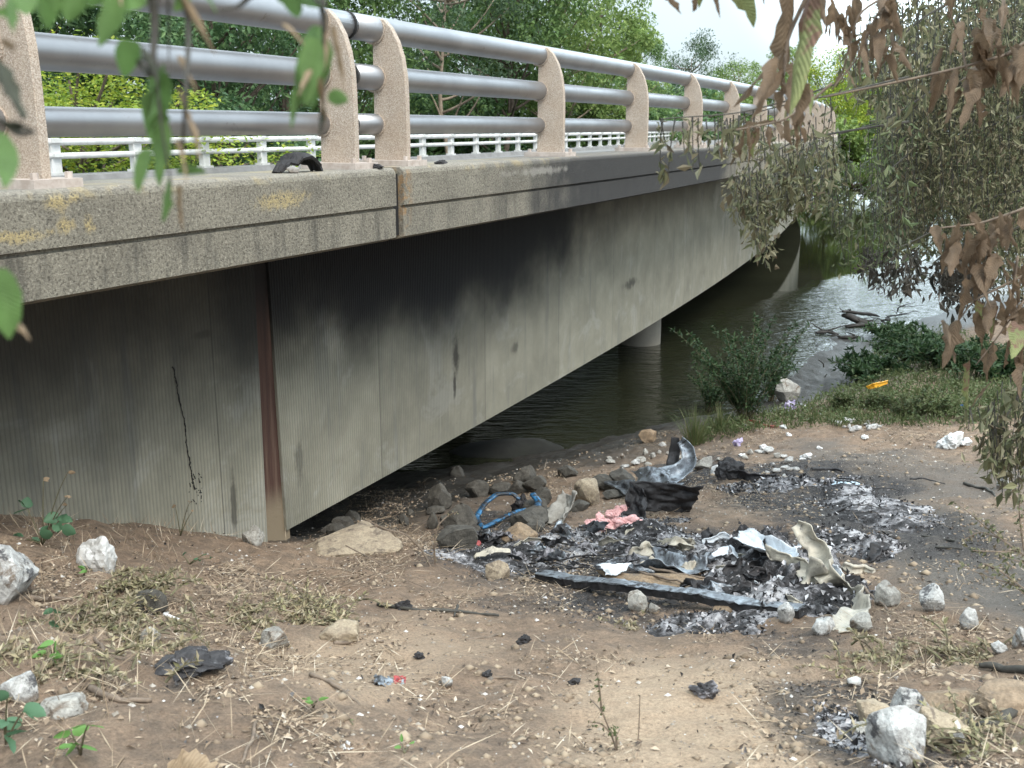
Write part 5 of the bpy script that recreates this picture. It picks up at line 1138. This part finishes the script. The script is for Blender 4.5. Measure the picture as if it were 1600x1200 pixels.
tag(m.build('leaf_litter', MLIT), 'scattered dry leaf fragments and wood chips on the dirt', 'leaf litter', kind='stuff')
p = gpts(7000, wl); n = len(p)
m = MB(); leaves(m, p + [0, 0, .008], rng.normal(0, 1, (n, 3)) * [1, 1, .10] + [0, 0, .04], .05 + .22 * rng.random(n) ** 2, .0025 + .0025 * rng.random(n), .3, nr=np.tile([0, 0, 2.0], (n, 1)))
tag(m.build('dry_straw', MSTRAW), 'thin dry straw and stems lying on the dirt', 'dry straw', kind='stuff')
p = gpts(5200, lambda a, b_: np.clip(.4 + .6 * vnoise(np.stack([a / 60, b_ / 40, a * 0 + 5], -1)), .1, 1)); n = len(p)
oct_ = np.array([[1, 0, 0], [-1, 0, 0], [0, 1, 0], [0, -1, 0], [0, 0, 1], [0, 0, -1.0]]); of = np.array([[0, 2, 4], [2, 1, 4], [1, 3, 4], [3, 0, 4], [2, 0, 5], [1, 2, 5], [3, 1, 5], [0, 3, 5]])
sz = (.004 + .013 * rng.random(n) ** 4)[:, None, None] * rng.uniform(.6, 1.3, (n, 6, 1))
m = MB(); m.add((oct_[None] * sz * [1, 1, .7] + p[:, None] + [0, 0, .002]).reshape(-1, 3), (of[None] + np.arange(n)[:, None, None] * 6).reshape(-1, 3))
tag(m.build('pebbles', MPEB), 'loose small pebbles and clods on the dirt', 'pebbles', kind='stuff')
p = gpts(26000, lambda a, b_: np.full(len(a), .9)); p = p[rng.random(len(p)) < samp(burn, p) * .9 + .03]; n = len(p)
m = MB(); leaves(m, p + [0, 0, .006], rng.normal(0, 1, (n, 3)) * [1, 1, .4] + [0, 0, .1], .010 + .03 * rng.random(n) ** 2, .006 + .02 * rng.random(n) ** 2, .4, nr=np.tile([0, 0, 1.0], (n, 1)))
tag(m.build('char_crumbs', MCHR), 'black char crumbs and pale ash flakes over the burnt ground', 'char', kind='stuff')
p = gpts(3600, lambda a, b_: np.clip(.3 + .9 * vnoise(np.stack([a / 90, b_ / 50, a * 0 + 33], -1)), .06, 1)); n = len(p)
sz = (.010 + .028 * rng.random(n) ** 3)[:, None, None] * rng.uniform(.6, 1.3, (n, 6, 1))
m = MB(); m.add((oct_[None] * sz * [1, 1, .55] + p[:, None] + [0, 0, .001]).reshape(-1, 3), (of[None] + np.arange(n)[:, None, None] * 6).reshape(-1, 3))
MCLOD = flakemat('soil_clods', (0, (.13, .095, .065)), (.6, (.24, .185, .13)), (1, (.33, .265, .19)))
tag(m.build('soil_clods', MCLOD, smooth=True), 'crumbling soil clods half trodden into the dirt', 'soil', kind='stuff')
# dry stalks standing on the left slope
p = gpts(900, lambda a, b_: np.clip((520 - a) / 400, 0, 1) * np.clip(.4 + vnoise(np.stack([a / 50, b_ / 30, a * 0 + 9], -1)), .03, 1)); n = len(p)
m = MB(); leaves(m, p, rng.normal(0, .6, (n, 3)) * [1, 1, 0] + [0, 0, .8], .05 + .14 * rng.random(n), .004, .1)
tag(m.build('dry_grass', MSTRAW), 'thin dry grass stalks standing on the left slope', 'dry grass', kind='stuff')
# withered weeds, saplings and green seedlings
MWTH = leafmat('withered_yellow_leaves', [(.20, .17, .10), (.32, .27, .165), (.42, .37, .26), (.13, .115, .075), (.25, .19, .13), (.24, .24, .12), (.36, .29, .20)], .25, .6)
MSEED = leafmat('seedling_leaves', [(.09, .20, .05), (.14, .28, .07), (.07, .16, .06)], .35)
MBLUE = leafmat('bluish_green_leaves', [(.06, .14, .075), (.09, .18, .10), (.05, .11, .06)], .3)
for (x, y, n, H, sp_, per, lab) in ((170, 930, 60, .34, 1.7, 30, 'tangled withered yellow-green weed in front of the crumpled white bag'), (110, 985, 46, .30, 1.7, 26, 'withered grey-green weed at the left below the pale concrete chunk'), (440, 965, 56, .30, 2.0, 24, 'withered yellow weed right of the white plastic stick'), (370, 985, 40, .24, 1.8, 20, 'sprawling withered weed just below the white plastic stick'), (490, 960, 24, .22, 1.0, 12, 'dry straw-coloured weed at the right end of the withered patch'), (60, 1045, 40, .26, 1.7, 22, 'withered weed beside the pale grey stone at the left edge'), (1370, 1040, 30, .22, 1.4, 22, 'low withered weed left of the weathered branch at lower right'), (1530, 1035, 34, .26, 1.5, 20, 'dry weed clump above the sandstone lump'), (1545, 1160, 30, .26, 1.4, 14, 'straw weed clump in the bottom right corner'), (990, 985, 20, .14, 1.4, 10, 'small brown dry weed in front of the burnt beam'), (190, 1010, 36, .24, 1.8, 18, 'matted withered stems left of the charred lump')):
    frond_plant('withered_weed', lab, 'weed', onG(x, y), int(n * 1.4), H, sp_, .036, MWTH, 'withered weeds on the dirt', per, 1.3, .55)
def leafy(name, lab, base, items, mat, ls, cat='seedling', wr=.55, group='green seedlings'):
    """small plant: stems to given picture points, each ending in a few broad leaves"""
    b0 = onG(*base); o = thing(name, lab, cat, b0, group); st = MB()
    for (x, y, k) in items:
        e = atY(x, y, b0[1] + rng.uniform(-.1, .1)); t_ = np.linspace(0, 1, 8)[:, None]; md = (b0 + e) / 2 + [0, 0, .15 * np.linalg.norm(e - b0)]
        c = b0 * (1 - t_) ** 2 + 2 * md * t_ * (1 - t_) + e * t_ ** 2; st.tube(c, np.linspace(.004, .002, 8), 5)
        for i in range(k):
            m = MB(); a = rng.uniform(0, 6.28); biglf(m, e + rng.normal(0, .004, 3), [math.cos(a), math.sin(a) * .6 - .3, rng.uniform(-.2, .45)], ls * rng.uniform(.75, 1.2), ls * wr * rng.uniform(.85, 1.15), .3, .4, 0, 8, .04)
            m.build('leaf', mat, o, smooth=True)
    st.build('stem', MSTEM, o, smooth=True); return o
leafy('leafy_plant', 'plant with round bluish-green leaves in front of the ribbed wall at left', (66, 852), [(42, 794, 3), (92, 806, 3), (94, 828, 3), (48, 846, 3), (20, 842, 3), (64, 838, 2)], MBLUE, .085, 'plant', .85)
leafy('dry_stalk', 'arching dry stalk with shrivelled flower heads above the round-leaved plant', (68, 850), [(106, 738, 2), (68, 748, 2), (106, 776, 3), (104, 790, 2)], MTAN, .035, 'stalk', .7, 'dry stalks at the wall')
leafy('dry_stalk', 'thin dry stalk with two small curled heads near the rusty joint', (282, 838), [(296, 786, 2), (274, 792, 2), (300, 800, 1)], MTAN, .03, 'stalk', .6, 'dry stalks at the wall')
leafy('seedling', 'bright green seedling at the lower left', (126, 1180), [(112, 1148, 2), (138, 1132, 2), (130, 1162, 2), (120, 1166, 2)], MSEED, .055)
leafy('seedling', 'large bluish-green leaves at the left edge bottom', (10, 1170), [(12, 1085, 2), (42, 1106, 2), (6, 1126, 2), (36, 1132, 2), (10, 1150, 2)], MBLUE, .075, 'seedling', .6)
leafy('seedling', 'small green seedling left of the charred lump', (84, 1038), [(72, 1014, 2), (96, 1024, 2), (86, 1004, 2), (78, 1028, 2)], MSEED, .05)
leafy('seedling', 'green seedling beside the withered weed at the left', (90, 980), [(84, 956, 2), (96, 970, 2), (80, 972, 2)], MBLUE, .05)
leafy('seedling', 'pale green seedling under the crumpled white bag', (132, 900), [(124, 886, 2), (136, 890, 2), (128, 896, 1)], MSEED, .04)
leafy('seedling', 'tiny green seedling on the dirt below the foil wrapper', (490, 1106), [(480, 1092, 2), (496, 1096, 2), (490, 1100, 1)], MSEED, .03)
leafy('seedling', 'tiny green seedling at the bottom centre-left', (552, 1136), [(545, 1124, 2), (558, 1128, 2)], MSEED, .03)
leafy('seedling', 'tiny dark green seedling at the bottom edge', (632, 1178), [(628, 1162, 2), (640, 1168, 2)], MSEED, .03)
leafy('seedling', 'small dark green plant near the stone at the rusty joint', (296, 882), [(286, 868, 2), (310, 874, 2), (322, 866, 2), (330, 872, 2)], MBLUE, .035)
twigplant('bare branched sapling at the bottom of the trampled dirt', 3.15, [[(972, 1215), (960, 1160), (940, 1110), (922, 1092)], [(958, 1150), (940, 1130), (920, 1128)], [(940, 1110), (936, 1070), (932, 1040)], [(965, 1180), (962, 1150), (968, 1140)]], .02, 10, MWEED, 'bare saplings', .004)
twigplant('thin bare stem right of the branched sapling', 3.2, [[(990, 1210), (998, 1150), (1000, 1086)]], .012, 3, MWTH, 'bare saplings', .0028)
twigplant('thin upright bare stem left of the withered weeds at lower right', 4.0, [[(1446, 1066), (1446, 1010), (1445, 968)]], .012, 2, MWTH, 'bare saplings', .0025)
twigplant('slanting thin bare stem beside the upright one', 4.1, [[(1444, 1062), (1428, 1016), (1400, 960)]], .012, 2, MWTH, 'bare saplings', .0022)
twigplant('pale bare curved stem arching out over the dark hole under the girder', 7.1, [[(676, 892), (660, 860), (634, 834), (604, 828), (572, 812)], [(604, 828), (590, 822), (578, 824)]], .02, 3, MWTH, 'pale dry stems by the lip', .009)
twigplant('pale dry stem bent over like a hook beside the curved one', 7.1, [[(680, 882), (678, 850), (684, 820), (702, 804), (714, 800)]], .022, 14, MWTH, 'pale dry stems by the lip', .008)
twigplant('long dry straw stem lying slantwise on the slope toward the lip', 6.3, [[(540, 852), (590, 878), (640, 908), (664, 918)]], .015, 1, MWTH, 'pale dry stems by the lip', .005)
twigplant('long dry straw stem crossing the slope below the lip', 5.6, [[(500, 930), (560, 905), (640, 880)]], .015, 1, MWTH, 'pale dry stems by the lip', .005)
for (pts, r, lab) in (([(592, 946), (650, 954), (720, 958), (778, 966)], .013, 'dark brown stick lying across the middle of the dirt slope'), ([(716, 950), (712, 964)], .010, 'short stub crossing the dark brown stick'), ([(522, 1006), (560, 1004), (600, 1006)], .010, 'pale stick below the dirt covered stone'), ([(726, 1002), (750, 998), (786, 994)], .010, 'grey flat stick in the middle of the dirt'), ([(486, 1058), (520, 1076), (556, 1096), (566, 1104)], .008, 'pale thin root-like stick below the withered weeds'), ([(0, 938), (60, 942), (110, 940)], .016, 'thick brown stick at the left edge below the concrete chunk'), ([(346, 880), (372, 890), (398, 900)], .014, 'stubby brown stick above the withered yellow weed'), ([(140, 990), (158, 1016), (168, 1034)], .010, 'reddish stick sloping left of the charred lump'), ([(760, 1058), (800, 1062), (856, 1078)], .006, 'thin twig lying near the bare sapling'), ([(138, 1078), (180, 1098), (240, 1096)], .014, 'curved tan branch left of the bare dirt in the foreground'), ([(398, 1136), (386, 1170), (378, 1196)], .007, 'orange-tan dry blade standing at the bottom edge'), ([(1480, 1100), (1505, 1124)], .005, 'pale straight straw leaning over the rounded tan stone'), ([(1506, 1090), (1512, 1164)], .005, 'pale upright straw beside the bottom right stones'), ([(930, 820), (870, 834), (790, 838)], .006, 'thin pale twig across the middle ash heap')):
    stick('stick', lab, 'stick', pts, r, MTWIG if 'dark' not in lab else MTWD, 'sticks lying on the dirt')
m = MB(); biglf(m, pt(262, 1206, 6), [1, .1, .1], .16, .11, .5, .5, .2, 12, .12); tag(m.build('dead_leaf', MTAN, smooth=True), 'large curled tan dead leaf at the bottom edge', 'leaf')
# ------------------------------------------------------------------ camera, light, sky
cam = bpy.data.cameras.new('camera'); co = bpy.data.objects.new('camera', cam); COL.objects.link(co)
co.location = (0, 0, 0); co.rotation_euler = (math.pi / 2 - PITCH, 0, 0)
cam.sensor_width = 36; cam.lens = F / 1600 * 36; cam.clip_start = .05; cam.clip_end = 3000
cam.dof.use_dof = True; cam.dof.focus_distance = 8.0; cam.dof.aperture_fstop = 5.6
sc.camera = co
SUN_EL, SUN_AZ = D2R(52), D2R(150)          # azimuth clockwise from +Y
w = bpy.data.worlds.new('World'); sc.world = w; w.use_nodes = True; nt = w.node_tree
bg = nt.nodes['Background']; sky = nt.nodes.new('ShaderNodeTexSky'); sky.sky_type = 'NISHITA'; sky.sun_disc = False
sky.sun_elevation = SUN_EL; sky.sun_rotation = SUN_AZ; sky.air_density = 1.0; sky.dust_density = 3.0; sky.ozone_density = 1.0
tc = nt.nodes.new('ShaderNodeTexCoord'); nz = nt.nodes.new('ShaderNodeTexNoise'); nz.inputs['Scale'].default_value = 2.2; nz.inputs['Detail'].default_value = 6
nt.links.new(tc.outputs['Generated'], nz.inputs['Vector'])
mr = nt.nodes.new('ShaderNodeMapRange'); mr.inputs[1].default_value = .3; mr.inputs[2].default_value = .7; mr.inputs[3].default_value = .62; mr.inputs[4].default_value = .92
nt.links.new(nz.outputs[0], mr.inputs[0])
mx = nt.nodes.new('ShaderNodeMixRGB'); nt.links.new(mr.outputs[0], mx.inputs[0]); nt.links.new(sky.outputs[0], mx.inputs[1]); mx.inputs[2].default_value = (7.7, 9.1, 9.8, 1)
sx = nt.nodes.new('ShaderNodeSeparateXYZ'); nt.links.new(tc.outputs['Generated'], sx.inputs[0])
m1 = nt.nodes.new('ShaderNodeMapRange'); nt.links.new(sx.outputs[2], m1.inputs[0])          # overcast sky: brightest overhead
m1.inputs[1].default_value = 0; m1.inputs[2].default_value = 1; m1.inputs[3].default_value = .5; m1.inputs[4].default_value = 1.75
m2 = nt.nodes.new('ShaderNodeMixRGB'); m2.blend_type = 'MULTIPLY'; m2.inputs[0].default_value = 1; nt.links.new(mx.outputs[0], m2.inputs[1]); nt.links.new(m1.outputs[0], m2.inputs[2])
dp = nt.nodes.new('ShaderNodeVectorMath'); dp.operation = 'DOT_PRODUCT'; nt.links.new(tc.outputs['Generated'], dp.inputs[0])
az, el = D2R(25), D2R(15); dp.inputs[1].default_value = (math.sin(az) * math.cos(el), math.cos(az) * math.cos(el), math.sin(el))
m3 = nt.nodes.new('ShaderNodeMapRange'); m3.interpolation_type = 'SMOOTHSTEP'; nt.links.new(dp.outputs['Value'], m3.inputs[0])   # bright sky spot added to put glare on the river
m3.inputs[1].default_value = math.cos(D2R(17)); m3.inputs[2].default_value = math.cos(D2R(5)); m3.inputs[3].default_value = 1.0; m3.inputs[4].default_value = 3.6
m4 = nt.nodes.new('ShaderNodeMixRGB'); m4.blend_type = 'MULTIPLY'; m4.inputs[0].default_value = 1; nt.links.new(m2.outputs[0], m4.inputs[1]); nt.links.new(m3.outputs[0], m4.inputs[2])
nt.links.new(m4.outputs[0], bg.inputs[0]); bg.inputs[1].default_value = .11
sl = bpy.data.lights.new('sun', 'SUN'); so_ = bpy.data.objects.new('sun', sl); COL.objects.link(so_)
sl.energy = 1.5; sl.angle = D2R(25); sl.color = (1.0, .93, .83)
dv = Vector((math.sin(SUN_AZ) * math.cos(SUN_EL), math.cos(SUN_AZ) * math.cos(SUN_EL), math.sin(SUN_EL)))
so_.rotation_euler = dv.to_track_quat('Z', 'Y').to_euler(); so_.location = (0, -10, 30)
sc.view_settings.view_transform = 'Standard'; sc.view_settings.look = 'None'; sc.view_settings.exposure = 1.08; sc.view_settings.gamma = 1
sc.cycles.max_bounces = 8; sc.cycles.diffuse_bounces = 4; sc.cycles.transmission_bounces = 4; sc.cycles.transparent_max_bounces = 6
sc.cycles.use_denoising = True
for o in bpy.data.objects:
    if '_o' in o: del o['_o']
